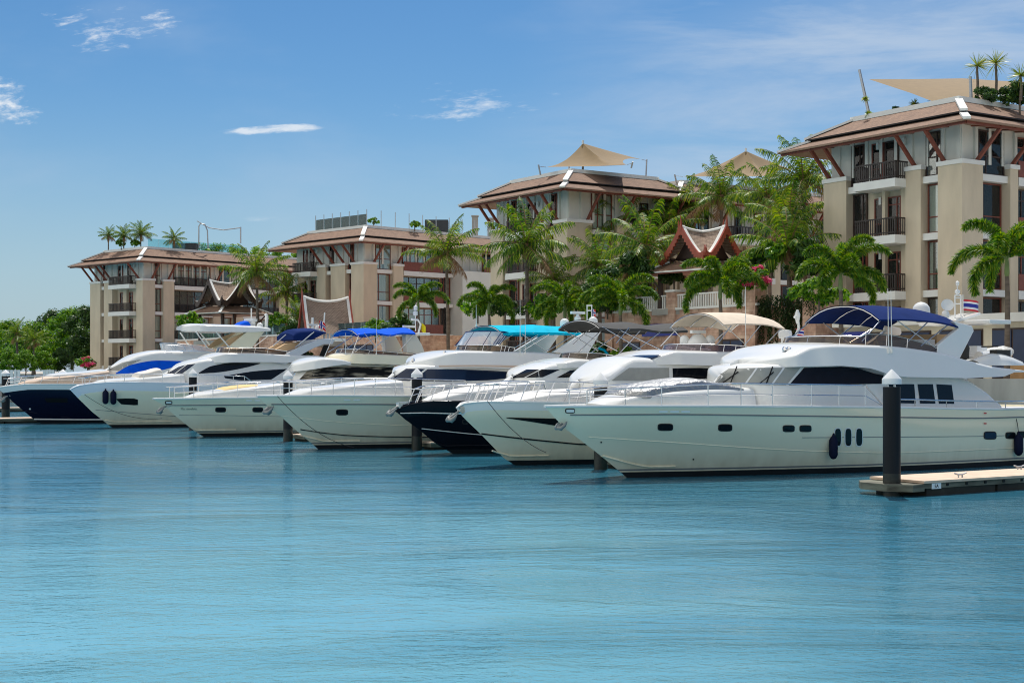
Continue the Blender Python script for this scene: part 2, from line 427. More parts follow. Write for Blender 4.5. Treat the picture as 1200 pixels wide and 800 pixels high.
# ------------------------------------------------------------------ quay grid (all shore structures are set out from the quay edge)
QA = R(33)
QO = Vector((25.8, 60.5, 0)); QX = Vector((math.cos(QA), math.sin(QA), 0)); QN = Vector((-math.sin(QA), math.cos(QA), 0))
def Q(t, b, z=0.0):            # t metres along the quay going away, b metres behind its edge
    return QO + QN * t + QX * b + Vector((0, 0, z))
GZ = 3.1
pave = mat('pale paving', (.46, .42, .36), .85, var=.2, vscale=.6)
gm = MB()
edge = [Q(-60, .4), Q(100, .4), Q(122, .4), Q(190, -6), Q(420, -60)]
back = [p + Vector((900, 700, 0)) for p in edge]
back[-1] = edge[-1] + Vector((-900, 1500, 0)); back[0] = edge[0] + Vector((1500, 200, 0))
for i in range(len(edge) - 1):
    gm.add([edge[i] + Vector((0,0,GZ)), back[i] + Vector((0,0,GZ)), back[i+1] + Vector((0,0,GZ)), edge[i+1] + Vector((0,0,GZ))], [(0, 1, 2, 3)])
tag(gm.build('ground', pave, fix=True), 'pale paved quay and garden ground behind the boats', 'ground', kind='structure')
qm = MB()
for a, b in zip(edge, edge[1:]):
    d = (b - a).normalized(); n = Vector((d.y, -d.x, 0)) * -1
    qm.prism([a + Vector((0,0,-1)), b + Vector((0,0,-1)), b + Vector((0,0,GZ + .06)), a + Vector((0,0,GZ + .06))], -d.cross(Vector((0,0,1))) * .5)
tag(qm.build('quay_wall', M['conc']), 'stained grey concrete quay wall behind the sterns of the yachts', 'wall')

# ------------------------------------------------------------------ hotel blocks
M['soffit'] = mat('brown soffit boards', (.30, .19, .13), .7, var=.2, vscale=3)
def building(name, label, px, D, ang, cap, eave, Wx, Wy, left, right, group, o=2.2):
    th = R(ang); C = W(px, 435, D); C.z = 0
    root = thing(name, label, 'building', (C.x, C.y, GZ), th, group)
    cap -= GZ; eave -= GZ
    FL = [cap - .7 - 3.36 * k for k in range(5)]
    FL = [z for z in FL if z > -1]
    rnd = random.Random(int(px))
    def fb(mb, side, t0, t1, n0, n1, z0, z1):
        if side == 'L': mb.box(-n1, -n0, t0, t1, z0, z1)
        else: mb.box(t0, t1, -n1, -n0, z0, z1)
        return mb
    def P3(side, t, n, z): return Vector((-n, t, z)) if side == 'L' else Vector((t, -n, z))
    def win(side, t0, t1, z0, z1, n, style='curtain', mull=1, split=.32, nm='window'):
        fr = MB(); w = .075
        for a, b in ((t0, t0 + w), (t1 - w, t1)): fb(fr, side, a, b, n, n + .13, z0, z1)
        for a, b in ((z0, z0 + w), (z1 - w, z1)): fb(fr, side, t0 + w, t1 - w, n, n + .125, a, b)
        for k in range(mull):
            c = t0 + (t1 - t0) * ((k + 1) / (mull + 1) if mull > 1 else .3)
            fb(fr, side, c - .035, c + .035, n, n + .115, z0 + w, z1 - w)
        if split: fb(fr, side, t0 + w, t1 - w, n, n + .11, z0 + (z1 - z0) * split - .035, z0 + (z1 - z0) * split + .035)
        f = fr.build(nm, M['maroon'] if style != 'dark' else M['brownwood'], root)
        fb(MB(), side, t0 + w, t1 - w, n + .062, n + .07, z0 + w, z1 - w).build('pane', M['glass'], f)
        if style == 'curtain':
            # two drawn sheers with folds, a gap left open
            gap = rnd.choice((0, .0, .18, .3)); mid = t0 + (t1 - t0) * rnd.uniform(.35, .65)
            cm = MB()
            for a, b in ((t0 + w, mid - gap / 2), (mid + gap / 2, t1 - w)):
                k = max(2, int((b - a) / .09)); row = []
                for i in range(k + 1):
                    t = a + (b - a) * i / k; dn = .025 + .012 * math.sin(i * 1.9)
                    row.append([P3(side, t, n + dn, z0 + w), P3(side, t, n + dn, z1 - w)])
                cm.grid(row)
            cm.build('curtain', M['curtain'], f, smooth=60)
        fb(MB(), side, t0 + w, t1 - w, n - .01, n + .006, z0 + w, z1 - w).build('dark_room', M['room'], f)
    # core walls
    wall = MB()
    if left and right:
        wall.box(.45, Wx, .45, Wy, -.2, cap + 1.2)
    wall.build('wall', M['stucco'], root)
    top = MB(); top.box(.2, Wx - .2, .2, Wy - .2, cap - .69, eave + .35)
    top.build('upper_wall', M['panel'], root)
    ribs = MB()
    for side, Wt in (('L', Wy), ('R', Wx)):
        t = .25
        while t < Wt - .3:
            fb(ribs, side, t - .12, t + .12, -.21, -.06, cap - .1, eave + .3); t += 1.18
    ribs.build('pilaster_ribs', M['panel'], root)
    corner = {}
    for side, bays in (('L', left), ('R', right)):
        for bay in bays:
            k, t0, t1 = bay[0], bay[1], bay[2]; opt = bay[3] if len(bay) > 3 else ''
            if k == 'P':
                if t0 <= 0: corner[side] = t1; continue
                p = fb(MB(), side, t0, t1, -.46, .3, -.2, cap - .26).build('pillar', M['stucco'], root)
                fb(MB(), side, t0 - .08, t1 + .08, -.3, .38, cap - .26, cap).build('cap', M['paint'], p)
            elif k == 'W':
                for i, z in enumerate(FL):
                    if i > 0:
                        zt = FL[i - 1] - .42
                        win(side, t0 + .02, t1 - .02, z + .02, zt - .02, -.42, 'curtain' if rnd.random() < .75 else 'dark', 1, .33)
                    else:
                        win(side, t0 + .05, t1 - .05, z + .02, eave + .05, -.19, 'dark' if opt == 'd' else rnd.choice(('curtain', 'dark')), 1, .42)
                    fb(MB(), side, t0 - .02, t1 + .02, -.44, .12, z - .40, z).build('spandrel', M['paint'], root)
            elif k == 'B':
                wB = t1 - t0; outn = 1.25 if opt not in ('in', 'ir') else .28
                for i, z in enumerate(FL):
                    zt = (FL[i - 1] - .5) if i > 0 else eave
                    nn = -.43 if i > 0 else -.19
                    if opt in ('in', 'ir'):
                        win(side, t0 + .1, t1 - .1, z + .02, zt - .1, nn, 'dark' if i % 2 else 'curtain', 4, .75)
                    else:
                        a = t0 + wB * .28
                        win(side, a, a + 1.05, z + .02, z + 2.5, nn, 'curtain' if i else 'dark', 1, .8, nm='balcony_door')
                        win(side, t1 - 1.15, t1 - .2, z + .25, z + 2.5, nn, 'curtain', 1, .3)
                        for tt in (a - .45, a + 1.6):
                            fb(MB(), side, tt - .09, tt + .09, nn + .02, nn + .2, z + 2.1, z + 2.55).build('wall_lamp', M['paint'], root)
                        pier = MB()
                        if i > 0:
                            fb(pier, side, a + 1.25, t1 - 1.3, nn - .01, nn + .38, z, zt)
                            fb(pier, side, t0, a - .25, nn - .01, nn + .38, z, zt)
                            pier.build('wall_pier', M['stucco'], root)
                    s = fb(MB(), side, t0 - .05 if opt not in ('in', 'ir') else t0, t1 + .05 if opt not in ('in', 'ir') else t1, -.44, outn, z - .5, z).build('balcony_slab', M['paint'], root)
                    rl = MB()
                    if opt == 'in':
                        fb(rl, side, t0 + .05, t1 - .05, outn - .1, outn - .04, z + .02, z + 1.0)
                        rl.build('parapet', M['maroon'], s)
                    else:
                        n = outn - .1
                        fb(rl, side, t0, t1, n - .03, n + .05, z + .98, z + 1.06)
                        fb(rl, side, t0 + .02, t1 - .02, n - .02, n + .03, z + .12, z + .19)
                        kk = int(wB / .17)
                        for j in range(kk + 1):
                            t = t0 + .03 + (wB - .06) * j / kk
                            fb(rl, side, t - (.045 if j % 8 == 0 else .028), t + (.045 if j % 8 == 0 else .028), n - .02, n + .03, z, z + .99)
                        for t in (t0, t1 - .07):
                            fb(rl, side, t, t + .07, .05, n, z + .98, z + 1.06)
                            fb(rl, side, t, t + .06, .05, n, z + .12, z + .19)
                            q = .1
                            while q < n: fb(rl, side, t, t + .05, q, q + .05, z, z + .99); q += .18
                        rl.build('railing', M['iron'], s)
            elif k == 'S':       # solid projecting white block
                fb(MB(), side, t0, t1, -.44, 1.6, -.2, cap - .4).build('wall_block', M['panel'], root)
    if corner:
        p = MB().box(-.3, corner.get('R', 1), -.3, corner.get('L', 1), -.2, cap - .26).build('corner_pillar', M['stucco'], root)
        MB().box(-.38, corner.get('R', 1) + .08, -.38, corner.get('L', 1) + .08, cap - .26, cap).build('cap', M['paint'], p)
    # eave braces
    for side, bays in (('L', left), ('R', right)):
        for bay in bays:
            if bay[0] != 'P': continue
            ts = [(bay[1] + bay[2]) / 2] if bay[1] > 0 else [bay[2] - .35]
            if bay[2] - bay[1] > 1.8 and bay[1] > 0: ts = [bay[1] + .4, bay[2] - .4]
            for t in ts:
                m = MB(); m.bar(P3(side, t, .12, cap - .02), P3(side, t, o - .35, eave - .1), .17, .2)
                m.build('eave_brace', M['maroon'], root)
    bm_ = MB()
    for (a, b) in (((-o + .35, -o + .35), (Wx + o, -o + .35)), ((-o + .35, -o + .35), (-o + .35, Wy + o))):
        bm_.bar((*a, eave - .1), (*b, eave - .1), .16, .2)
    t = 1.0
    while t < Wy: bm_.bar((-o + .15, t, eave - .05), (.1, t, eave + .22), .1, .14); t += 1.3
    t = 1.0
    while t < Wx: bm_.bar((t, -o + .15, eave - .05), (t, .1, eave + .22), .1, .14); t += 1.3
    bm_.build('eave_beams', M['maroon'], root)
    # two-tier skirt roof round a flat terrace
    ring = lambda q, z: [Vector((-q, -q, z)), Vector((Wx + q, -q, z)), Vector((Wx + q, Wy + q, z)), Vector((-q, Wy + q, z))]
    def band(mb, r0, r1):
        for i in range(4):
            mb.add([r0[i], r0[(i+1) % 4], r1[(i+1) % 4], r1[i]], [(0, 1, 2, 3)])
    rf = MB()
    band(rf, ring(o, eave), ring(.72, eave + .62)); band(rf, ring(.98, eave + .74), ring(-1.15, eave + 1.86))
    roof = rf.build('roof', M['shingle'], root)
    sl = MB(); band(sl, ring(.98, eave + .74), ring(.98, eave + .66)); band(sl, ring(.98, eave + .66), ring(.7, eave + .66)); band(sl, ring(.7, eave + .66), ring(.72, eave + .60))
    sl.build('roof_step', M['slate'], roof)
    so_ = MB(); band(so_, ring(o, eave - .1), ring(o + .02, eave + .01)); band(so_, ring(o, eave - .1), ring(-.2, eave + .24)); so_.build('soffit', M['soffit'], roof)
    fl = MB(); t0, t1 = -1.0, -1.35
    for q0, q1, za, zb in ((-1.02, -1.5, eave + 1.8, eave + 2.1),):
        a, b = ring(q0, za), ring(q0, zb); c, d = ring(q1, zb), ring(q1, za); band(fl, a, b); band(fl, b, c); band(fl, c, d)
    fl.build('parapet_flashing', M['paint'], roof)
    fd = MB(); r = ring(-1.3, eave + 1.75); fd.add(r, [(0, 1, 2, 3)]); fd.build('roof_terrace', M['conc'], root)
    for i in range(4):
        hp = MB()
        for (q0, z0, q1, z1) in ((o + .02, eave + .02, .74, eave + .66), (1.0, eave + .78, -1.1, eave + 1.9)):
            hp.bar(ring(q0, z0)[i], ring(q1, z1)[i], .42, .14)
        hp.build('hip_cap', M['paint'], roof)
    return root

GB = 'hotel blocks along the quay'
EAVE = {'B4': 17.55, 'B3': 18.0, 'B2': 17.0, 'B1': 17.0}
building('hotel_block', 'nearest tan hotel block, with a twisted brown sail and yuccas on its roof', 1126.5, 82, 33, 15.7, 17.55, 24, 10.6,
    [('P', 0, 1.45), ('W', 1.45, 2.72, 'd'), ('P', 2.72, 3.89), ('B', 3.89, 7.1), ('W', 7.5, 8.66), ('P', 8.66, 10.61)],
    [('P', 0, 1.53), ('W', 1.53, 3.95, 'd'), ('P', 3.98, 4.7), ('B', 4.8, 9.5, 'in'), ('P', 9.6, 11.0), ('W', 11, 13), ('P', 13, 14.5), ('B', 14.5, 20), ('P', 20, 22)], GB)
building('hotel_block', 'tan hotel block with the pointed tan tent sail on its roof', 665.7, 115, 34, 15.8, 18.0, 11.4, 11,
    [('P', 0, 1.6), ('W', 1.6, 2.7), ('P', 2.7, 3.9), ('B', 3.9, 7.2), ('W', 7.6, 9.0), ('P', 9.1, 11)],
    [('P', 0, 2.2), ('W', 2.4, 4.6), ('P', 4.8, 6.2), ('B', 6.3, 10.2), ('P', 10.2, 11.3)], GB)
building('hotel_block', 'tan hotel block mostly hidden behind the red gabled pavilion and the tallest palms', 797, 122, 34, 15.8, 18.0, 22, 9,
    [('P', 0, 1.6), ('W', 1.7, 3.2)],
    [('P', 0, 1.6), ('W', 1.7, 3.4), ('P', 3.5, 5), ('B', 5.1, 10), ('P', 10, 11.6), ('W', 11.7, 14), ('P', 14, 16), ('B', 16, 20.5), ('P', 20.5, 22)], GB)
building('hotel_block', 'tan hotel block with tall glass screens and thin posts round its roof terrace', 426.6, 150, 45, 15.05, 17.0, 27, 12.3,
    [('P', 0, 1.8), ('W', 1.85, 2.82), ('P', 2.82, 5.33), ('W', 5.35, 6.23), ('P', 6.23, 7.74), ('B', 7.74, 11.0)],
    [('P', 0, 1.56), ('W', 1.56, 3.8), ('P', 3.8, 5.2), ('B', 5.3, 11.1, 'in'), ('W', 11.2, 12.6), ('S', 12.7, 17.2), ('B', 17.3, 24, 'in'), ('P', 24, 26)], GB)
building('hotel_block', 'farthest tan hotel block with small palms and a leafy hedge on its roof', 168, 176, 48, 15.0, 17.0, 27, 11.6,
    [('P', 0, 1.12), ('B', 1.25, 5.9), ('P', 6.46, 8.41), ('W', 8.41, 9.21), ('P', 9.21, 11.61)],
    [('P', 0, 1.48), ('W', 1.48, 2.73), ('P', 2.73, 4.32), ('B', 4.4, 10.2, 'ir'), ('P', 10.3, 11.4), ('W', 11.5, 13.5), ('P', 13.5, 15), ('B', 15, 21, 'ir'), ('P', 21, 23), ('W', 23, 26)], GB)

# ------------------------------------------------------------------ terraces, shops under them
def qbox(mb, t0, t1, b0, b1, z0, z1):
    mb.prism([Q(t0, b0, z0), Q(t1, b0, z0), Q(t1, b1, z0), Q(t0, b1, z0)], (0, 0, z1 - z0)); return mb
navy = mat('navy joinery', (.012, .03, .085), .3, var=.2, vscale=2)
navysign = mat('royal blue sign board', (.008, .025, .30), .35)
cream = mat('cream render', (.72, .66, .52), .85, var=.08)

def terrace(label, t0, t1, b0, b1, ztop, doors, rail='white', sign=None, gaps=()):
    root = thing('terrace_building', label, 'terrace', Q((t0 + t1) / 2, b0, GZ), 0)
    inv = Matrix.Translation(-Q((t0 + t1) / 2, b0, GZ))
    def put(mb, name, m, par=root, **k):
        mb.v = [inv @ p for p in mb.v]; return mb.build(name, m, par, **k)
    put(qbox(MB(), t0, t1, b0, b1, GZ - .3, ztop), 'stone_wall', M['stone'])
    put(qbox(MB(), t0 - .1, t1 + .1, b0 - .12, b0 + .3, ztop, ztop + .16), 'coping', M['paint'])
    if rail == 'white':
        rl = MB(); t = t0 + .2
        qbox(rl, t0, t1, b0 + .05, b0 + .2, ztop + .98, ztop + 1.08)
        while t < t1:
            qbox(rl, t, t + .09, b0 + .08, b0 + .17, ztop + .16, ztop + .98); t += .24
        put(rl, 'balustrade', M['paint'])
        for t in (t0, (t0 + t1) / 2, t1 - .9):
            pr = put(qbox(MB(), t, t + .9, b0 - .15, b0 + .75, ztop - 4.2, ztop + 1.25), 'stone_pier', M['stone'])
            put(qbox(MB(), t - .08, t + .98, b0 - .23, b0 + .83, ztop + 1.25, ztop + 1.4), 'pier_cap', M['paint'], pr)
    elif rail == 'glass':
        gl = MB(); t = t0
        while t < t1: qbox(gl, t + .04, min(t1, t + 1.7) - .04, b0 + .1, b0 + .13, ztop + .2, ztop + 1.3); t += 1.7
        put(gl, 'glass_balustrade', M['glassrail'])
    for (a, b, z) in doors:
        f = put(qbox(MB(), a, b, b0 - .05, b0 + .05, GZ, z), 'shop_front', M['brownwood'])
        n = max(1, round((b - a) / 1.1)); w = (b - a) / n
        for i in range(n):
            put(qbox(MB(), a + w * i + .07, a + w * (i + 1) - .07, b0 - .085, b0 - .055, GZ + .1, z - .12), 'door_leaf', navy, f)
    if sign:
        for (a, b, z0_, z1_) in sign:
            put(qbox(MB(), a, b, b0 - .16, b0 - .1, z0_, z1_), 'sign_board', navysign)
    return root
terrace('pink stone terrace with white balusters below the red gabled pavilion', 31, 47, 8, 22, 7.7, [(32.2, 34.6, 5.6), (36, 38.4, 5.6), (43, 45.4, 5.6)], sign=[(38.8, 42.6, 5.95, 6.8)])
terrace('low pink stone terrace with a blue glass rail by the dark gabled pavilion', 100, 132, 6, 22, 7.2, [(108, 114, 6.2)], rail='glass')
terrace('low stone terrace with a blue glass rail below the saddle roofed pavilion', 76, 98, 6, 20, 6.8, [(80, 86, 6)], rail='glass')
# shop row with white fascia under the right-hand block
sh = thing('shop_building', 'cream shop row with white fascia and navy glass under the largest balconies', 'shop', Q(14, 6, GZ))
inv = Matrix.Translation(-Q(14, 6, GZ))
def put(mb, name, m, par=None, **k):
    mb.v = [inv @ p for p in mb.v]; return mb.build(name, m, par or sh, **k)
put(qbox(MB(), 6.5, 21.5, 6, 13, GZ - .3, 6.0), 'wall', cream)
put(qbox(MB(), 6.3, 21.7, 5.2, 13.2, 6.0, 6.45), 'fascia', M['paint'])
for (a, b) in ((7.4, 11.2), (11.8, 14.6), (15.2, 17.6), (18.2, 20.8)):
    f = put(qbox(MB(), a, b, 5.93, 6.02, GZ, 5.7), 'shop_front', M['brownwood'])
    n = max(1, round((b - a) / 1.2)); w = (b - a) / n
    for i in range(n): put(qbox(MB(), a + w * i + .06, a + w * (i + 1) - .06, 5.88, 5.92, GZ + .1, 5.6), 'glass_door', navy, f)
put(qbox(MB(), 19.5, 21.6, 5.80, 5.86, 4.7, 5.75), 'sign_board', navysign)
def text_on(body, size, loc, rx, m, name, parent, ext=.004):
    c = bpy.data.curves.new(name, 'FONT'); c.body = body; c.size = size; c.extrude = ext; c.align_x = 'CENTER'; c.align_y = 'CENTER'; c.resolution_u = 2
    o = bpy.data.objects.new(name, c); COL.objects.link(o)
    dg = bpy.context.evaluated_depsgraph_get(); me = bpy.data.meshes.new_from_object(o.evaluated_get(dg)); me.name = name
    bpy.data.objects.remove(o); o = bpy.data.objects.new(name, me); COL.objects.link(o); me.materials.append(m)
    o.parent = parent; o.location = loc; o.rotation_euler = rx; return o
whitepaint = mat('white lettering', (.75, .78, .82), .6)
text_on('RESIDENTS', .42, inv @ Q(18.7, 5.76, 5.0), (R(90), 0, QA - R(90)), whitepaint, 'lettering', sh)
# pink stone pier and cream wall behind hanging plants
g = thing('garden_wall', 'tall pink stone garden wall overgrown with hanging creepers', 'wall', Q(28, 9, GZ))
inv = Matrix.Translation(-Q(28, 9, GZ))
put(qbox(MB(), 26.6, 30.9, 9, 11, GZ - .3, 7.6), 'wall', M['stone'], g)
put(qbox(MB(), 25.4, 26.5, 7.6, 8.8, GZ - .3, 8.2), 'stone_pier', M['stone'], g)
put(qbox(MB(), 27.6, 30.4, 8.86, 9, GZ, 5.4), 'doorway', cream, g)

# ------------------------------------------------------------------ Thai pavilions
def pavilion(label, px, D, ang, zbase, zeave, a, he, wood, trim, scale=1.0, rect=None):
    C = W(px, 435, D); C.z = 0
    root = thing('thai_pavilion', label, 'pavilion', (C.x, C.y, zbase), R(ang), 'gabled pavilions')
    ze = zeave - zbase; E = he
    # posts and brackets
    for sx in (-1, 1):
        for sy in (-1, 1):
            m = MB(); q = E * .66
            m.box(sx*q - .13, sx*q + .13, sy*q - .13, sy*q + .13, 0, ze + .5)
            m.bar((sx*q, sy*q, ze - 1.1), (sx*(q + .75), sy*(q + .75), ze + .1), .12, .14)
            m.build('post', M['brownwood'], root)
    # lower hipped skirt
    ring = lambda q, z: [Vector((-q, -q, z)), Vector((q, -q, z)), Vector((q, q, z)), Vector((-q, q, z))]
    def band(mb, r0, r1):
        for i in range(4): mb.add([r0[i], r0[(i+1) % 4], r1[(i+1) % 4], r1[i]], [(0, 1, 2, 3)])
    sk = MB(); band(sk, ring(E, ze), ring(E * .52, ze + E * .24)); skirt = sk.build('skirt_roof', M['shingle'], root)
    s2 = MB(); band(s2, ring(E, ze - .12), ring(E, ze)); band(s2, ring(E, ze - .12), ring(E * .5, ze + .25)); s2.build('soffit', wood, skirt)
    s3 = MB()
    for i in range(4): s3.bar(ring(E + .02, ze + .04)[i], ring(E * .52, ze + E * .24 + .06)[i], .28, .12)
    rr = ring(E + .03, ze + .02)
    for i in range(4): s3.bar(rr[i], rr[(i+1) % 4], .1, .1)
    s3.build('hip_caps', M['paint'], skirt)
    zb = ze + E * .25; h = a * 1.0
    prof = lambda u: zb + h * (1 - abs(u)) ** 1.45 * (1 - .0 * u) + (.18 * a * max(0, abs(u) - .8) / .2 if abs(u) > .8 else 0)
    bw_ = 1
    dirs = [(Vector((1, 0, 0)), Vector((0, 1, 0))), (Vector((-1, 0, 0)), Vector((0, -1, 0))), (Vector((0, 1, 0)), Vector((-1, 0, 0))), (Vector((0, -1, 0)), Vector((1, 0, 0)))]
    rise = lambda r: .10 * a * (max(0, r / a)) ** 2            # ridges sweep up to the gable peaks
    for e, f in dirs:
        rf = MB(); P = []
        for i in range(17):
            u = -1 + 2 * i / 16; row = []
            for j in range(7):
                r = abs(u) * a + (a - abs(u) * a) * j / 6
                row.append(e * r + f * (u * a) + Vector((0, 0, prof(u) + rise(r) * (1 - abs(u)))))
            P.append(row)
        rf.grid(P); rf.build('gable_roof', M['oldshingle'], root, smooth=50)
        # gable infill, set back
        gi = MB(); pts = [e * (a * .62) + f * (u * a * .93) + Vector((0, 0, max(zb, prof(u) - .12))) for u in [k / 8 - 1 for k in range(17)]]
        gi.add(pts + [e * (a * .86) + f * (a * .9) + Vector((0, 0, zb)), e * (a * .86) - f * (a * .9) + Vector((0, 0, zb))][:0], [list(range(len(pts)))])
        gi.build('gable_panel', M['brownwood'], root)
        bb = MB(); wt = MB()
        for s in (-1, 1):
            for k in range(12):
                u0, u1 = k / 12, (k + 1) / 12
                p0 = e * (a + .05) + f * (s * u0 * a) + Vector((0, 0, prof(u0) + rise(a) * (1 - u0)))
                p1 = e * (a + .05) + f * (s * u1 * a) + Vector((0, 0, prof(u1) + rise(a) * (1 - u1)))
                bb.prism([p0 + Vector((0,0,.2)), p1 + Vector((0,0,.2)), p1 - Vector((0,0,.30)), p0 - Vector((0,0,.5))], e * .14)
                q = -e * .30
                wt.prism([p0 + Vector((0,0,.06)), p1 + Vector((0,0,.06)), p1 + Vector((0,0,.17)), p0 + Vector((0,0,.17))], q)
            b0 = e * (a + .12) + f * (s * a) + Vector((0, 0, prof(1) - .1))
            bb.tube([b0, b0 + f * (s * .16) + Vector((0,0,.2)), b0 + f * (s * .14) + Vector((0,0,.5)), b0 + f * (s * .02) + Vector((0,0,.68))], [.12, .14, .09, .03], 6)
        pk = e * (a + .12) + Vector((0, 0, prof(0) + rise(a)))
        bb.tube([pk - Vector((0,0,.2)), pk + Vector((0,0,.3)), pk + e * .05 + Vector((0,0,.85))], [.13, .09, .015], 6)
        bb.build('bargeboard', trim, root); wt.build('ridge_trim', M['paint'], root)
    rd = MB()
    for e, f in dirs: rd.tube([e * (a * k / 6) + Vector((0,0, prof(0) + rise(a * k / 6) + .05)) for k in range(7)], .11, 6)
    rd.build('ridge_caps', M['paint'], root)
    if True:   # plinth and low seat wall
        MB().box(-E * .8, E * .8, -E * .8, E * .8, -.3, .12).build('plinth', M['conc'], root)
    return root
redwood = mat('red lacquered timber', (.36, .072, .038), .45, var=.2, vscale=3)
pavilion('open pavilion with red curved gables on the stone terrace above the beige canopy', 823, 99, 33 + 8, 7.7, 10.3, 2.08, 3.1, M['maroon'], redwood)
pavilion('open pavilion with near-black curved gables in front of the farthest hotel block', 268, 160, 45, 6.8, 9.9, 2.55, 3.5, M['brownwood'], M['brownwood'])
# third pavilion: one long saddle roof with red barge boards
def saddle(label, px, D, ang, zbase, zb, half, w, h):
    C = W(px, 435, D); root = thing('thai_pavilion', label, 'pavilion', (C.x, C.y, zbase), R(ang), 'gabled pavilions')
    z0 = zb - zbase; prof = lambda u: z0 + h * (1 - abs(u)) ** 1.4; lift = lambda r: .45 * (r / half) ** 2
    P = [[Vector((half * (-1 + 2 * j / 12), u * w, prof(u) + lift(half * (-1 + 2 * j / 12)) * (1 - abs(u)))) for j in range(13)] for u in [k / 10 - 1 for k in range(21)]]
    MB().grid(P).build('saddle_roof', M['oldshingle'], root, smooth=40)
    for sx in (-1, 1):
        bb = MB(); wt = MB()
        for s in (-1, 1):
            for k in range(12):
                u0, u1 = k / 12, (k + 1) / 12; x = sx * (half + .03)
                p0 = Vector((x, s * u0 * w, prof(u0) + lift(half) * (1 - u0))); p1 = Vector((x, s * u1 * w, prof(u1) + lift(half) * (1 - u1)))
                bb.prism([p0 + Vector((0,0,.2)), p1 + Vector((0,0,.2)), p1 - Vector((0,0,.25)), p0 - Vector((0,0,.3))], (sx * .16, 0, 0))
                wt.prism([p0 + Vector((0,0,.07)), p1 + Vector((0,0,.07)), p1 + Vector((0,0,.16)), p0 + Vector((0,0,.16))], (-sx * .26, 0, 0))
            b0 = Vector((sx * (half + .1), s * w, prof(1)))
            bb.tube([b0, b0 + Vector((0, s * .2, .25)), b0 + Vector((0, s * .15, .7))], [.13, .13, .03], 6)
        pk = Vector((sx * (half + .1), 0, prof(0) + lift(half))); bb.tube([pk, pk + Vector((sx * .05, 0, .9))], [.12, .02], 6)
        bb.build('bargeboard', redwood, root); wt.build('ridge_trim', M['paint'], root)
        gp = MB(); pts = [Vector((sx * half * .9, u * w, prof(u) - .1)) for u in [k / 8 - 1 for k in range(17)]]
        gp.add(pts, [list(range(17))]); gp.build('gable_panel', M['brownwood'], root)
    MB().tube([Vector((half * (-1 + 2 * j / 12), 0, prof(0) + lift(half * (-1 + 2 * j / 12)) + .06)) for j in range(13)], .15, 6).build('ridge_caps', M['paint'], root)
    for sx in (-.8, .8):
        for sy in (-.7, .7): MB().box(sx*half - .12, sx*half + .12, sy*w - .12, sy*w + .12, 0, z0 + .5).build('post', M['brownwood'], root)
    MB().box(-half, half, -w, w, -.3, .15).build('plinth', M['conc'], root)
saddle('pavilion with one long saddle roof and red gable ends before the glass screened block', 382, 138, 22, 6.2, 6.6, 2.25, 2.3, 3.6)

# ------------------------------------------------------------------ things on the roofs
sailcloth = mat('tan shade cloth', (.225, .15, .066), .8, var=.1, vscale=2)
def tent(label, pk, D, corners, hmast, base_z):
    P = W(*pk, D); root = thing('shade_sail', label, 'shade sail', (P.x, P.y, base_z), 0, 'shade sails on the roofs')
    o = Vector((P.x, P.y, base_z)); pk_ = P - o; cs = [W(px, py, d) - o for px, py, d in corners]
    n = len(cs); m = MB(); K = 10; Rr = 9; rows = []
    ring = []
    for i in range(n):
        a, b = cs[i], cs[(i + 1) % n]
        for k in range(K):
            t = k / K; p = a.lerp(b, t); c = (a + b) / 2; s = math.sin(math.pi * t)
            p = p.lerp(Vector((pk_.x, pk_.y, p.z)), .22 * s); p.z += .12 * s; ring.append(p)
    for p in ring:
        row = []
        for r in range(Rr + 1):
            t = r / Rr; q = pk_.lerp(p, t); q.z = p.z + (pk_.z - p.z) * (1 - t) ** 1.7; row.append(q)
        rows.append(row)
    rows.append(rows[0]); m.grid(rows); m.build('sail_cloth', sailcloth, root, smooth=60)
    MB().tube([(pk_.x, pk_.y, 0), (pk_.x, pk_.y, pk_.z + .25)], .09, 8).build('mast', M['paint'], root)
    for c in cs:
        out = Vector((c.x - pk_.x, c.y - pk_.y, 0)).normalized()
        e = c + out * .9; pm = MB(); pm.tube([Vector((e.x - out.x * .25, e.y - out.y * .25, 0)), e + Vector((0,0,.12))], .07, 8); pm.tube([c, e], .025, 5)
        pm.build('corner_post', M['galv'], root)
    return root
tent('pointed tan tent sail with a central mast on the block left of centre', (683, 168), 121, [(640, 196, 118), (668, 188, 131), (752, 187, 129), (735, 193, 114)], 5, 19.7)
tent('pointed tan tent sail rising behind the tallest palms beside the right block', (874, 177), 128, [(800, 207, 124), (838, 196, 138), (932, 200, 138), (910, 206, 122)], 5, 19.8)
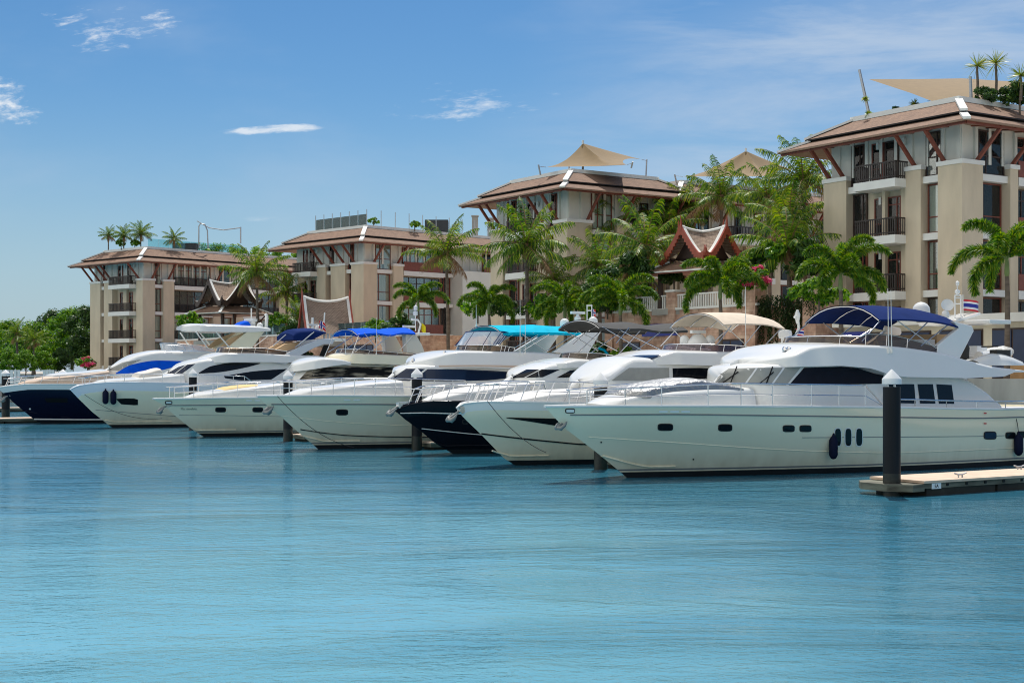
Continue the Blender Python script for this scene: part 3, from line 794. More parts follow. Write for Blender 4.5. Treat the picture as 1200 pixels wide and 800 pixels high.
# low hypar sail on the nearest block
def hypar(label, corners, masts):
    o = Vector(corners[0]); o = Vector((o.x, o.y, 19.3)); root = thing('shade_sail', label, 'shade sail', o, 0, 'shade sails on the roofs')
    A, B, C, D_ = [Vector(c) - o for c in corners]; K = 14; rows = []
    for i in range(K + 1):
        row = []
        for j in range(K + 1):
            s, t = i / K, j / K
            p = A * (1-s) * (1-t) + B * s * (1-t) + C * s * t + D_ * (1-s) * t
            c = (A + B + C + D_) / 4; e = max(abs(2*s-1), abs(2*t-1)); k = (1 - min(abs(2*s-1), abs(2*t-1))) * e ** 4
            row.append(p.lerp(c, .05 * k))
        rows.append(row)
    MB().grid(rows).build('sail_cloth', sailcloth, root, smooth=60)
    for b, t in masts: MB().tube([Vector(b) - o, Vector(t) - o], [.11, .09], 8).build('mast', M['galv'], root)
hypar('wide low twisted brown sail slung from a leaning pole on the nearest block', [W(1018, 93, 91.5), W(1116, 128, 85), W(1222, 97, 88), W(1128, 92, 99)],
      [(W(1019, 137, 91.5), W(1007, 82, 92)), (W(1138, 118, 86.5), W(1137, 90, 86.5)), (W(1215, 125, 90), W(1215, 92, 90))])
# glass screens and posts on block 2, frame and boxes on block 1
def bl(px, D, ang, x, y, z):
    C = W(px, 435, D); a = R(ang); return Vector((C.x + x*math.cos(a) - y*math.sin(a), C.y + x*math.sin(a) + y*math.cos(a), z))
rt = thing('roof_screen', 'row of tall clear glass screens between thin posts on the roof edge', 'glass screen', bl(426.6, 150, 45, 2, 2, 18.9))
o0 = bl(426.6, 150, 45, 2, 2, 18.9)
for k in range(7):
    a = bl(426.6, 150, 45, 2, 2 + 1.5 * k, 18.9) - o0
    MB().box(a.x - .04, a.x + .04, a.y - .04, a.y + .04, 0, 2.0).build('post', M['galv'], rt)
    if k: MB().bar(b + Vector((0,0,.85)), a + Vector((0,0,.85)), .03, 1.3).build('glass_panel', M['glassrail'], rt)
    b = a
for k in range(1, 11):
    a = bl(426.6, 150, 45, 2 + 2.0 * k, 2, 18.9) - o0
    MB().box(a.x - .04, a.x + .04, a.y - .04, a.y + .04, 0, 2.0).build('post', M['galv'], rt)
gmt = mat('dark plant housing', (.04, .045, .05), .6)
ub = MB(); q = bl(426.6, 150, 45, 13, 3, 18.9); ub.box(-1.3, 1.3, -.8, .8, 0, 1.7)
for k in range(6): ub.box(-1.32, 1.32, -.82, .82, .2 + k * .24, .26 + k * .24)
u_ = ub.build('roof_cabinet', gmt); u_.location = q; tag(u_, 'dark louvred plant box on the roof of the glass screened block', 'plant box')
for k, (x, hh) in enumerate(((18.6, 2.6), (21.2, 2.5))):
    ch = MB(); ch.box(-.35, .35, -.35, .35, 0, hh); ch.box(-.42, .42, -.42, .42, hh, hh + .15)
    c = ch.build('chimney', M['conc']); c.location = bl(426.6, 150, 45, x, 2.6, 18.8)
    tag(c, ('short brown chimney nearer the plant box' if k == 0 else 'short brown chimney at the right end, nearer the tall palms'), 'chimney')
fr = thing('arched_frame', 'arched white pipe frame with a slung cable above the roof hedge', 'frame', bl(168, 176, 48, 9, 2.5, 18.8))
f0 = bl(168, 176, 48, 9, 2.5, 18.8)
p = lambda px, py: W(px, py, 184) - f0
MB().tube([p(233, 291), p(233, 265), p(235, 262), p(240, 263), p(243, 270), p(244, 291)], .09, 6).build('arch_pipe', M['galv'], fr)
MB().tube([p(231, 259), p(245, 267), p(262, 269.5), p(281, 267)], .07, 6).build('cable', M['galv'], fr)
MB().tube([p(282, 285), p(282, 266)], .1, 6).build('post', M['galv'], fr)
bx = MB(); bx.box(-1.5, 1.5, -.7, .7, 0, 1.2); bx.box(-1.4, 1.4, -.72, -.6, .2, 1.0)
b_ = bx.build('roof_cabinet', gmt); b_.location = bl(168, 176, 48, 8, 2.6, 18.8); tag(b_, 'dark box unit on the roof beside the arched pipe frame', 'plant box')
gr = thing('glass_rail', 'low clear glass rail along the roof edge of the farthest block', 'glass rail', bl(168, 176, 48, 2, 2, 18.8)); g0 = bl(168, 176, 48, 2, 2, 18.8)
for k in range(9):
    a = bl(168, 176, 48, 2 + 1.6 * k, 2, 18.8) - g0; b = bl(168, 176, 48, 3.55 + 1.6 * k, 2, 18.8) - g0
    MB().bar(a + Vector((0,0,.75)), b + Vector((0,0,.75)), .03, 1.3).build('glass_panel', M['glassrail'], gr)

# ------------------------------------------------------------------ palms and trees
M['frond'] = leafmat('coconut fronds', (.016, .058, .008), (.07, .175, .014), (.29, .36, .028), .25, .5)
M['foxtail'] = leafmat('foxtail fronds', (.014, .06, .007), (.062, .195, .013), (.29, .36, .025), .26, .5)
M['leafA'] = leafmat('garden leaves', (.02, .08, .008), (.07, .21, .012), (.26, .42, .025), .34, .5)
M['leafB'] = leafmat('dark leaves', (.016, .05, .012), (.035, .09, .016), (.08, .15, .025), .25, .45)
M['creeper'] = leafmat('hanging creeper', (.018, .045, .016), (.035, .07, .022), (.07, .10, .03), .2, .6)
M['bloom'] = leafmat('pink blossom', (.50, .03, .12), (.62, .07, .16), (.70, .28, .30), .3, .6)
M['yucca'] = leafmat('yellow green spikes', (.08, .15, .02), (.20, .27, .03), (.42, .42, .05), .3, .4)
M['trunk'] = mat('palm trunk', (.16, .125, .095), .9, var=.45, vscale=2.2, bump=.6, bscale=7, stretch=(1, 1, 3))
M['shaft'] = mat('green crownshaft', (.17, .24, .07), .5, var=.2)
M['nut'] = mat('coconut', (.24, .20, .05), .5)
M['deadfrond'] = mat('dry frond base', (.26, .15, .07), .9, var=.3)

def strip(mb, p, d, l, w, droop, side):
    """one drooping leaflet: two quads tapering to a point"""
    a = p; b = p + d * (l * .5) + Vector((0, 0, -droop * l * .22)); c = p + d * (l * .93) + Vector((0, 0, -droop * l * .85))
    s = side * (w / 2)
    mb.add([a - s * .7, a + s * .7, b + s, b - s, c + s * .25, c - s * .25], [(0, 1, 2, 3), (3, 2, 4, 5)])

def coconut_crown(seed, nf=24, Lf=4.3):
    rnd = random.Random(seed); m = MB()
    for i in range(nf):
        az = i * 2.39996 + rnd.uniform(-.25, .25); t = i / (nf - 1)
        el = R(84 - 112 * t ** .95 + rnd.uniform(-9, 9)); Lr = Lf * rnd.uniform(.85, 1.08) * (.78 + .3 * math.sin(math.pi * min(1, .25 + t * .75)))
        h = Vector((math.cos(az), math.sin(az), 0)); pts = []; p = Vector((0, 0, .1)); n = 14; e = el
        for k in range(n + 1):
            pts.append(p.copy()); p = p + (h * math.cos(e) + Vector((0, 0, math.sin(e)))) * (Lr / n); e -= R(1.6 + 5.0 * (k / n)) * (1 if el > -.2 else .6) * rnd.uniform(.8, 1.2)
        m.cur = 1; m.tube(pts, [.055 * (1 - k / (n + 2)) for k in range(n + 1)], 4, False); m.cur = 0
        tw = rnd.uniform(-.35, .35); dead = t > .88 and rnd.random() < .75; m.cur = 1 if dead else 0
        NL = 46
        for k in range(3, NL):
            s = k / NL; f = s * n; j = min(n - 1, int(f)); q = pts[j].lerp(pts[j + 1], f - j)
            d = (pts[j + 1] - pts[j]).normalized(); lat = d.cross(Vector((0, 0, 1)))
            lat = lat.normalized() if lat.length > .05 else Vector((-h.y, h.x, 0)); up = lat.cross(d)
            l = 1.0 * Lf / 4.3 * (math.sin(math.pi * (s * .86 + .12)) ** .7) * rnd.uniform(.8, 1.1)
            for sg in (-1, 1):
                if rnd.random() < .06: continue
                dd = (lat * sg * math.cos(tw) + d * .75 + up * (.25 + sg * math.sin(tw) * .5) * rnd.uniform(.3, 1.2)).normalized()
                strip(m, q, dd, l, .075, rnd.uniform(.7, 1.5), d)
    # hanging dry fibres and nuts
    m.cur = 1
    for k in range(9):
        a = k * .7; q = Vector((math.cos(a) * .28, math.sin(a) * .28, -.3 - .1 * (k % 3))); m.lathe(q, [(.02, -.16), (.12, -.08), (.14, .02), (.1, .12), (.02, .17)], 7)
    return m
def foxtail_crown(seed, nf=11, Lf=3.2):
    rnd = random.Random(seed); m = MB()
    for i in range(nf):
        az = i * 2.39996 + rnd.uniform(-.3, .3); t = i / (nf - 1)
        e = R(84 - 74 * t + rnd.uniform(-6, 6)); h = Vector((math.cos(az), math.sin(az), 0)); p = Vector((0, 0, .1)); pts = []; n = 14
        Lr = Lf * rnd.uniform(.85, 1.1)
        for k in range(n + 1):
            pts.append(p.copy()); p = p + (h * math.cos(e) + Vector((0, 0, math.sin(e)))) * (Lr / n); e -= R(4.6 + 9.6 * (k / n)) * rnd.uniform(.85, 1.15)
        m.cur = 1; m.tube(pts, [.045 * (1 - k / (n + 2)) for k in range(n + 1)], 4, False); m.cur = 0
        NL = 92
        for k in range(5, NL + 1):
            s = k / NL; f = s * n; j = min(n - 1, int(f)); q = pts[j].lerp(pts[j + 1], min(1, f - j))
            d = (pts[j + 1] - pts[j]).normalized(); lat = Vector((-h.y, h.x, 0)); up = lat.cross(d)
            l = .46 * min(1, s * 3.2) * (1 - .45 * max(0, s - .6) / .4)
            for a in range(9):
                an = a * 2 * math.pi / 9 + k * .9 + rnd.uniform(-.3, .3)
                dd = (lat * math.cos(an) + up * math.sin(an) * -1 + d * .55).normalized()
                strip(m, q, dd, l * rnd.uniform(.75, 1.1), .044, .3, d.cross(dd).normalized() if rnd.random() < .5 else d)
    return m
def leafball(seed, blobs, nleaf, size):
    """leaf quads spread through and over many clumps: uneven outline, gaps between clumps"""
    rnd = random.Random(seed); m = MB()
    for (c, r) in blobs:
        c = Vector(c)
        for k in range(nleaf):
            d = Vector((rnd.gauss(0, 1), rnd.gauss(0, 1), rnd.gauss(0, 1))).normalized(); rr = r * (rnd.random() ** .4)
            p = c + Vector((d.x * rr, d.y * rr, d.z * rr * .8)); n = (d + Vector((rnd.uniform(-.8, .8), rnd.uniform(-.8, .8), rnd.uniform(-.2, 1)))).normalized()
            a = n.orthogonal().normalized(); b = n.cross(a); an = rnd.uniform(0, 6.28); a, b = a * math.cos(an) + b * math.sin(an), b * math.cos(an) - a * math.sin(an)
            s = size * rnd.uniform(.6, 1.3); m.add([p - a * s, p - b * s * .38, p + a * s, p + b * s * .38], [(0, 1, 2, 3)])
    return m
def tree_blobs(seed, h, rx, n=46):
    rnd = random.Random(seed); out = []
    for k in range(n):
        a = rnd.uniform(0, 6.28); z = rnd.random(); rad = rx * math.sin(math.pi * (z * .75 + .2)) * (rnd.random() ** .5)
        out.append(((rad * math.cos(a), rad * math.sin(a), h * (.28 + .72 * z)), rx * rnd.uniform(.16, .34)))
    return out

PROTO = {}
def proto(key, mk):
    if key not in PROTO:
        mb, mats, sm = mk(); o = mb.build(key, mats, None, smooth=sm, fix=False); PROTO[key] = o.data; bpy.data.objects.remove(o)
    return PROTO[key]
for i in range(4): proto(f'coco{i}', lambda: (coconut_crown(11 + i, 19 + 2 * (i % 3)), [M['frond'], M['deadfrond'] if i == 0 else M['deadfrond']], None))
for i in range(3): proto(f'fox{i}', lambda: (foxtail_crown(31 + i, 10 + i), [M['foxtail'], M['shaft']], None))
def attach(name, me, parent, loc=(0, 0, 0), rz=0.0, s=1.0, tilt=(0, 0)):
    o = bpy.data.objects.new(name, me); COL.objects.link(o); o.parent = parent; o.location = loc; o.rotation_euler = (tilt[0], tilt[1], rz); o.scale = (s, s, s); return o

def coconut(px, py, D, label, k, s=1.0, lean=(0, 0), zb=GZ, rz=0.0, r=.17):
    top = W(px, py, D); base = Vector((top.x + lean[0], top.y + lean[1], zb)); h = top.z - zb
    root = thing('coconut_palm', label, 'palm tree', base, 0, 'coconut palms')
    rel = top - base; pts = []; rs = []
    for i in range(19):
        t = i / 18; q = Vector((rel.x * t ** 1.6, rel.y * t ** 1.6, h * t)); pts.append(q); rs.append(r * (1.35 - .55 * min(1, t * 6) * .5 - .3 * t) * (1.0 if i % 2 else .95))
    MB().tube(pts, rs, 10).build('trunk', M['trunk'], root, smooth=60)
    fb = MB(); fb.lathe(rel + Vector((0,0,-.9)), [(r * .85, -.1), (r * 1.9, .3), (r * 2.2, .7), (r * 1.2, 1.15)], 9); fb.build('frond_bases', M['deadfrond'], root, smooth=60)
    attach('crown', PROTO[f'coco{k % 4}'], root, rel, rz, s)
    return root
def foxtail(px, py, D, label, k, s=1.0, zb=GZ, rz=0.0):
    top = W(px, py, D); root = thing('foxtail_palm', label, 'palm tree', (top.x, top.y, zb), 0, 'foxtail palms along the quay'); h = top.z - zb
    MB().tube([(0, 0, 0), (.02, 0, h * .3), (.04, .02, h * .7), (0, 0, h - .7)], [.17, .14, .12, .10], 10).build('trunk', M['trunk'], root, smooth=60)
    MB().lathe((0, 0, h - .75), [(.10, 0), (.13, .15), (.11, .6), (.06, .95)], 10).build('crownshaft', M['shaft'], root, smooth=60)
    attach('crown', PROTO[f'fox{k % 3}'], root, (0, 0, h), rz, s)
    return root

coconut(523, 298, 128, 'coconut palm with a straight dark trunk before the white wall block', 0, .92, (.2, 0), rz=.4)
coconut(617, 289, 108, 'coconut palm with a green trunk before balconies under the tent sail', 1, 1.02, (.1, .3), rz=1.9)
coconut(690, 270, 118, 'coconut palm with an ochre crown base just right of the corner under the tent sail', 2, .72, (0, 0), rz=.9)
coconut(722, 262, 119, 'coconut palm standing taller between the ochre based palm and the leaning one', 3, .82, (-.3, 0), rz=2.2)
coconut(757, 290, 101, 'coconut palm with a slim leaning trunk left of the red gabled pavilion', 0, .93, (.75, .2), rz=3.0, r=.15)
coconut(845, 232, 116, 'tallest coconut palm, rising behind the red gabled pavilion', 1, .88, (.3, 0), rz=4.0)
coconut(806, 244, 121, 'coconut palm with a narrow dark crown left of the tallest one behind the red gables', 2, .72, (0, 0), rz=5.2)
coconut(900, 232, 112, 'coconut palm with a wide sunlit crown between the tallest one and the right block', 3, .88, (.2, 0), rz=.2)
coconut(924, 294, 90, 'coconut palm with a shaggy crown base and dark trunk among the hanging creepers', 0, .86, (.1, 0), rz=5.6)
coconut(942, 214, 101, 'coconut palm whose crown touches the left eave of the nearest block', 2, .92, (.2, 0), rz=1.1)
coconut(301, 322, 152, 'coconut palm in front of the farthest block by the dark gabled pavilion', 2, .95, (.1, 0), rz=.7)
coconut(336, 342, 158, 'shaded coconut palm half hidden between the two far blocks', 3, .8, (0, 0), rz=2.1)
coconut(351, 372, 150, 'low coconut palm with yellow fronds at the corner of the glass screened block', 1, .62, (.1, 0), rz=4.4)
fx = ['foxtail palm with drooping golden fronds left of the straight dark trunk', 'small foxtail palm standing before the white wall block behind the cyan canopy', 'foxtail palm with a bushy low crown left of the pale wall behind the white domes',
      'full foxtail palm with wide feathery fronds behind the black canopy', 'foxtail palm in front of the red gabled pavilion', 'foxtail palm before the left pillar of the nearest block', 'foxtail palm before the right side of the nearest block, at the edge of the view']
for i, (px, py, D, s, rz) in enumerate(((490, 354, 117, .92, .3), (573, 357, 108, .88, 1.4), (662, 360, 100, .92, 2.6), (727, 356, 95, 1.08, 3.1), (844, 336, 86.5, 1.0, 4.4), (985, 324, 77.5, 1.02, 5.3), (1180, 306, 70, 1.1, .9))):
    foxtail(px, py, D, fx[i], i, s, rz=rz)
EXTRA = ((648, 330, 113, 'short coconut palm between the two stacked balconies and the full foxtail palm', 0, .7, .8), (702, 312, 110, 'coconut palm with low sunlit fronds left of the leaning palm', 2, .78, 1.7), (782, 268, 119, 'coconut palm whose crown shows just above the left red gable', 1, .8, 2.9),
    (925, 262, 98, 'coconut palm with bright low fronds beside the left pillar of the nearest block', 1, .85, 4.9), (742, 322, 104, 'low coconut palm behind the trunk of the leaning palm', 1, .7, 1.1))
for px, py, D, lb, k, s_, rz in EXTRA: coconut(px, py, D, lb, k, s_, (.1, 0), rz=rz)

# broadleaf trees on the left shore
for i in range(3): proto(f'tree{i}', lambda: (leafball(50 + i, tree_blobs(60 + i, 7.5, 3.4, 56), 190, .20), [M['leafA' if i != 1 else 'leafB']], None))
TL = [(-22, 432, 196, 1.0, 0), (10, 432, 205, 1.02, 2), (38, 432, 190, .93, 0), (62, 432, 215, 1.25, 1), (84, 432, 200, 1.22, 2), (103, 432, 192, 1.18, 1), (52, 434, 176, .5, 2), (30, 434, 174, .42, 0), (8, 434, 174, .45, 2), (72, 434, 178, .45, 1)]
TN = ['light green bushy tree at the left edge of the view', 'rounded light green tree, second from the left edge', 'mid green tree behind the white posts on the left shore', 'tall dark tree in the middle of the left shore',
      'tall dark leafy tree left of the one touching the hotel', 'tall dark tree touching the side of the farthest hotel block', 'low bright shrub right of the small white bollards', 'bright round shrub behind the bow of the navy hulled yacht',
      'small pale shrub at the left edge behind the white fence', 'low dark shrub before the tall dark trees']
def broadleaf(px, py, D, s, k, label, name='broadleaf_tree', cat='tree', group='trees on the left shore', zb=None, rz=0.0):
    b = W(px, py, D); b.z = GZ - .3 if zb is None else zb
    root = thing(name, label, cat, b, 0, group)
    tr = MB(); rnd = random.Random(px + 7)
    tr.tube([(0, 0, 0), (.1 * s, 0, 1.4 * s), (0, .1 * s, 3.2 * s)], [.2 * s, .16 * s, .1 * s], 8)
    for q in range(5):
        a = q * 1.3 + rnd.random(); tr.tube([(0, 0, (1.2 + .3 * q) * s), (math.cos(a) * 1.0 * s, math.sin(a) * 1.0 * s, (2.4 + .4 * q) * s), (math.cos(a) * 1.9 * s, math.sin(a) * 1.9 * s, (3.4 + .6 * q) * s)], [.09 * s, .07 * s, .03 * s], 6)
    tr.build('trunk', M['trunk'], root, smooth=60)
    attach('crown', PROTO[f'tree{k}'], root, (0, 0, 0), rz or rnd.random() * 6, s); return root
for (px, py, D, s, k), lb in zip(TL, TN): broadleaf(px, py, D, s, k, lb, name='shrub' if s < .6 else 'broadleaf_tree', cat='shrub' if s < .6 else 'tree')
coconut(20, 392, 182, 'small palm among the light green trees on the left shore', 1, .6, (0, 0), rz=.5)
coconut(40, 400, 180, 'shorter palm left of the dark trees on the left shore', 2, .52, (0, 0), rz=1.5)
# bougainvillea by the corner of the farthest block
proto('bloom', lambda: ((lambda a: a)(leafball(77, tree_blobs(78, 1.6, 1.3, 16), 60, .16)), [M['bloom']], None))
for px, py, D, lb in ((101, 428, 170, 'red flowering bush at the foot of the farthest block'), (884, 332, 88, 'pink flowering bush above the hanging creepers')):
    b = W(px, py, D); r = thing('flowering_bush', lb, 'bush', (b.x, b.y, b.z - .6), 0)
    attach('blossom', PROTO['bloom'], r, (0, 0, .2), 0, .9)
    attach('foliage', proto('bushA', lambda: (leafball(81, tree_blobs(82, 1.8, 1.5, 18), 70, .2), [M['leafA']], None)), r, (0, 0, 0), 1.0, .85)
proto('bushB', lambda: (leafball(83, tree_blobs(84, 1.8, 1.5, 20), 80, .19), [M['leafB']], None))
def bush(px, py, D, s, k, label, group=None, z=None):
    b = W(px, py, D); b.z = b.z if z is None else z
    r = thing('shrub', label, 'shrub', b, 0, group); attach('foliage', PROTO[k], r, (0, 0, -.2), (px * 1.7) % 6, s)
    MB().tube([(0, 0, -.5), (0, 0, 1.0 * s)], .06, 6).build('stem', M['trunk'], r); return r
PROTO['bushA'] = proto('bushA', None)
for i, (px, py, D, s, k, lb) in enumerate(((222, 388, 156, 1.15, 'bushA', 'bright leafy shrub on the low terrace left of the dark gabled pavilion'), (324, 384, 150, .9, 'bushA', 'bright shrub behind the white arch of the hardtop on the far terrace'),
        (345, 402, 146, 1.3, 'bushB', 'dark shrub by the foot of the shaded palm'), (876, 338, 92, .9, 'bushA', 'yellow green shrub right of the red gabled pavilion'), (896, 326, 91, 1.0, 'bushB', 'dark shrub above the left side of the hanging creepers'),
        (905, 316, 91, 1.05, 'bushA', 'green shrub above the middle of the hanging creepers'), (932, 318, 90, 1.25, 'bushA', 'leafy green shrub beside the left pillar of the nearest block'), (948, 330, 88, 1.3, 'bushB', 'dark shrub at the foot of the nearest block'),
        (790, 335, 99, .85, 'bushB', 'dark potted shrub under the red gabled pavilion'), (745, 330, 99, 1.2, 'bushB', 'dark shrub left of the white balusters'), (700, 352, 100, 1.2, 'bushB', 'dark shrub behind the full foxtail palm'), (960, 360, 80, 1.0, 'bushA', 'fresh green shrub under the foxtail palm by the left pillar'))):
    bush(px, py, D, s, k, lb)
# creepers hanging down the garden wall
def creeper(t0, t1, b, ztop, lo, hi, seed, label):
    rnd = random.Random(seed); o = Q(t0, b, ztop); root = thing('hanging_creeper', label, 'creeper', o, 0, 'creepers hanging on the garden wall'); m = MB()
    n = int((t1 - t0) * 34)
    for i in range(n):
        t = t0 + (t1 - t0) * rnd.random(); ln = rnd.uniform(lo, hi) * (.7 + .3 * math.sin(t * 5 + seed)); p0 = Q(t, b - rnd.uniform(-.1, .5), ztop + rnd.uniform(0, .5)) - o
        k = int(ln / .13); ph = rnd.random() * 6
        for j in range(k):
            p = p0 + Vector((.06 * math.sin(j * .5 + ph), .06 * math.cos(j * .4 + ph), -j * .13)) + QX * (-.03 * math.sin(j * .2))
            d = Vector((rnd.uniform(-1, 1), rnd.uniform(-1, 1), -.9)).normalized(); sd = d.orthogonal().normalized()
            m.add([p - sd * .035, p + d * .1 + sd * .06, p + d * .22, p + d * .1 - sd * .06], [(0, 1, 2, 3)])
    m.build('foliage', M['creeper'], root, fix=False); return root
creeper(26.5, 28.4, 8.7, 7.6, 1.8, 3.6, 5, 'dark creeper hanging down the garden wall beside the nearest block')
creeper(28.2, 31.4, 8.5, 7.9, 2.4, 4.6, 9, 'longest dark creeper hanging down the garden wall, right of the white balusters')
creeper(25.3, 26.6, 7.5, 8.2, .8, 2.0, 12, 'short creeper spilling over the pink stone pier')
# planting on the roofs
def yucca(b, h, label, seed, s=1.0):
    rnd = random.Random(seed); r = thing('yucca', label, 'yucca', b, 0, 'spiky plants on the nearest roof')
    MB().tube([(0, 0, 0), (.04, 0, h * .5), (0, .03, h)], [.1, .08, .07], 7).build('trunk', M['trunk'], r, smooth=60); m = MB()
    for k in range(70):
        d = Vector((rnd.gauss(0, 1), rnd.gauss(0, 1), rnd.gauss(.35, .8))).normalized(); sd = d.orthogonal().normalized()
        strip(m, Vector((0, 0, h)), d, 1.0 * s * rnd.uniform(.8, 1.15), .06, .12, sd)
    m.build('crown', M['yucca'], r, fix=False)
yucca(W(1145, 118, 86), 2.1, 'tall thin yucca left of its twin on the nearest roof', 1)
yucca(W(1167, 116, 87), 2.2, 'tall thin yucca right of its twin on the nearest roof', 2)
yucca(W(1196, 118, 84), 1.5, 'shorter yucca at the right edge of the view on the nearest roof', 3)
for i, (px, py, s, lb) in enumerate(((1018, 136, .35, 'tiny spiky plant at the foot of the leaning pole'), (1072, 124, .45, 'small yellow spiky plant on the middle of the nearest roof edge'), (1093, 120, .35, 'small spiky plant under the twisted brown sail'), (1014, 118, .3, 'spiky air plant fixed halfway up the leaning pole'))):
    yucca(W(px, py, 89.5), .1, lb, 20 + i, s)
for i, (px, py, D, s, lb) in enumerate(((1152, 122, 85, .62, 'round dark shrub left of the yuccas on the nearest roof'), (1176, 122, 86, .62, 'round dark shrub between the yuccas on the nearest roof'), (1195, 125, 84.5, .85, 'round dark shrub at the right edge on the nearest roof'),
        (1050, 132, 90, .3, 'low trailing shrub on the left part of the nearest roof edge'))):
    bush(px, py, D, s, 'bushB', lb)
hd = thing('roof_hedge', 'long leafy green hedge on the roof of the farthest block', 'hedge', bl(168, 176, 48, 10, 3, 18.6))
rb = [((x * .72 + math.sin(k * 9) * .4, 1.2 * math.cos(k * 5), .9 + .45 * math.sin(k * 2.3)), .8) for k, x in enumerate(range(0, 26))]
c48 = Matrix.Rotation(R(48), 3, 'Z'); rb = [(tuple(c48 @ Vector(c)), r) for c, r in rb]
leafball(90, rb, 130, .22).build('foliage', M['leafA'], hd, fix=False)
for i, (x, lb) in enumerate(((1.8, 'leftmost small palm on the roof of the farthest block'), (4.2, 'small palm second from the left on the roof of the farthest block'), (6.6, 'fullest small palm on the roof of the farthest block'))):
    pass
for i, (px, py, s, lb) in enumerate(((127, 276, .36, 'leftmost small palm on the roof of the farthest block'), (145, 276, .42, 'small palm between two others on the roof of the farthest block'), (165, 274, .46, 'fullest small palm on the roof of the farthest block'), (204, 280, .42, 'lone small palm by the glass rail on the roof of the farthest block'))):
    D = 181 if px > 130 else 184
    coconut(px, py, D, lb, i, s, (0, 0), zb=18.7, rz=i * 1.3, r=.08)
for i, (px, py, lb) in enumerate(((142, 288, 'low shrub under the small roof palms'), (158, 288, 'low shrub beside the fullest small roof palm'))): bush(px, py, 181, .5, 'bushA', lb)
for i, (px, py, lb) in enumerate(((438, 262, 'tiny shrub by the roof posts at the corner of the glass screened block'), (486, 266, 'small shrub beside the dark plant box'))): bush(px, py, 156, .45, 'bushA', lb)
# bushes and low planting along the quay behind the boats
for i, (t, b, s, k, lb) in enumerate(((40, 4, 1.0, 'bushA', 'leafy shrub behind the black canopy on the quay'), (44, 5, 1.2, 'bushB', 'dark shrub behind the white radar domes on the quay'), (60, 5, 1.2, 'bushB', 'shrub on the quay behind the yellow flag'), (90, 3, 1.3, 'bushB', 'shrub on the quay by the saddle roofed pavilion'))):
    p = Q(t, b, GZ); r = thing('shrub', lb, 'shrub', p); attach('foliage', PROTO[k], r, (0, 0, 0), i, s); MB().tube([(0, 0, -.3), (0, 0, 1)], .06, 6).build('stem', M['trunk'], r)

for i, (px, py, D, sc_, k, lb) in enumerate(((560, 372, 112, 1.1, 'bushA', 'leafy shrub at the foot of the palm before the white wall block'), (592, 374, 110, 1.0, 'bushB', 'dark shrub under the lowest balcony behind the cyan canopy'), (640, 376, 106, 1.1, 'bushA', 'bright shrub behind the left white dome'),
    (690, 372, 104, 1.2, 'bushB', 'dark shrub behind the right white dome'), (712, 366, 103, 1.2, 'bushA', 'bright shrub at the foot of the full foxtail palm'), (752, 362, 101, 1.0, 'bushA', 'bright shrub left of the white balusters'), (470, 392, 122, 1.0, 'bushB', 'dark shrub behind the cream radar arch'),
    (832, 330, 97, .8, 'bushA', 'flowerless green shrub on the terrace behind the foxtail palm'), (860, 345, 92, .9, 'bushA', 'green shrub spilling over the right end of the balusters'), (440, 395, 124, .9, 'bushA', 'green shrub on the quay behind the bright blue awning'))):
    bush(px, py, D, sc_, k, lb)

# ------------------------------------------------------------------ yachts
M['gel'] = mat('white gelcoat', (.80, .80, .77), .18, coat=.3, var=.04, vscale=.5)
M['gelhull'] = mat('white hull gelcoat', (.86, .80, .60), .16, coat=.4, var=.05, vscale=.35, stretch=(1, 1, 2))
def stain(m):
    """faint yellow-brown waterline bloom and run marks on the gelcoat"""
    t = m.node_tree; p = next(n for n in t.nodes if n.bl_idname == 'ShaderNodeBsdfPrincipled'); src = p.inputs['Base Color'].links[0].from_socket
    tc = t.nodes.new('ShaderNodeTexCoord'); mp = t.nodes.new('ShaderNodeMapping'); mp.inputs['Scale'].default_value = (1.6, 1.6, .12); t.links.new(tc.outputs['Object'], mp.inputs[0])
    n = t.nodes.new('ShaderNodeTexNoise'); n.inputs['Scale'].default_value = 1.5; n.inputs['Detail'].default_value = 7; t.links.new(mp.outputs[0], n.inputs['Vector'])
    sp = t.nodes.new('ShaderNodeSeparateXYZ'); t.links.new(tc.outputs['Object'], sp.inputs[0])
    r = t.nodes.new('ShaderNodeMapRange'); r.inputs[1].default_value = 1.15; r.inputs[2].default_value = .15; t.links.new(sp.outputs[2], r.inputs[0])
    a = t.nodes.new('ShaderNodeMath'); a.operation = 'MULTIPLY'; t.links.new(r.outputs[0], a.inputs[0]); t.links.new(n.outputs['Fac'], a.inputs[1])
    k = t.nodes.new('ShaderNodeMapRange'); k.inputs[1].default_value = .12; k.inputs[2].default_value = .6; k.inputs[4].default_value = .55; t.links.new(a.outputs[0], k.inputs[0])
    x = t.nodes.new('ShaderNodeMix'); x.data_type = 'RGBA'; x.inputs[7].default_value = (.52, .45, .30, 1); t.links.new(k.outputs[0], x.inputs[0]); t.links.new(src, x.inputs[6]); t.links.new(x.outputs[2], p.inputs['Base Color'])
stain(M['gelhull'])
M['deck'] = mat('white deck', (.80, .79, .76), .5, var=.05, vscale=1.5)
M['tan'] = mat('tan deck', (.66, .50, .38), .6, var=.08)
M['navyhull'] = mat('navy hull', (.003, .005, .022), .22, spec=.22)
M['blackhull'] = mat('black blue hull', (.004, .005, .010), .22, spec=.22)
M['antifoul'] = mat('black antifouling', (.012, .012, .014), .55, var=.4, vscale=1.5)
M['stripe'] = mat('grey line', (.16, .17, .18), .35)
M['black'] = mat('black trim', (.006, .006, .007), .4, spec=.2)
M['anchor'] = mat('dull anchor steel', (.26, .265, .25), .5, metal=.3)
M['dglass'] = mat('dark yacht glass', (.006, .008, .011), .06, spec=.32)
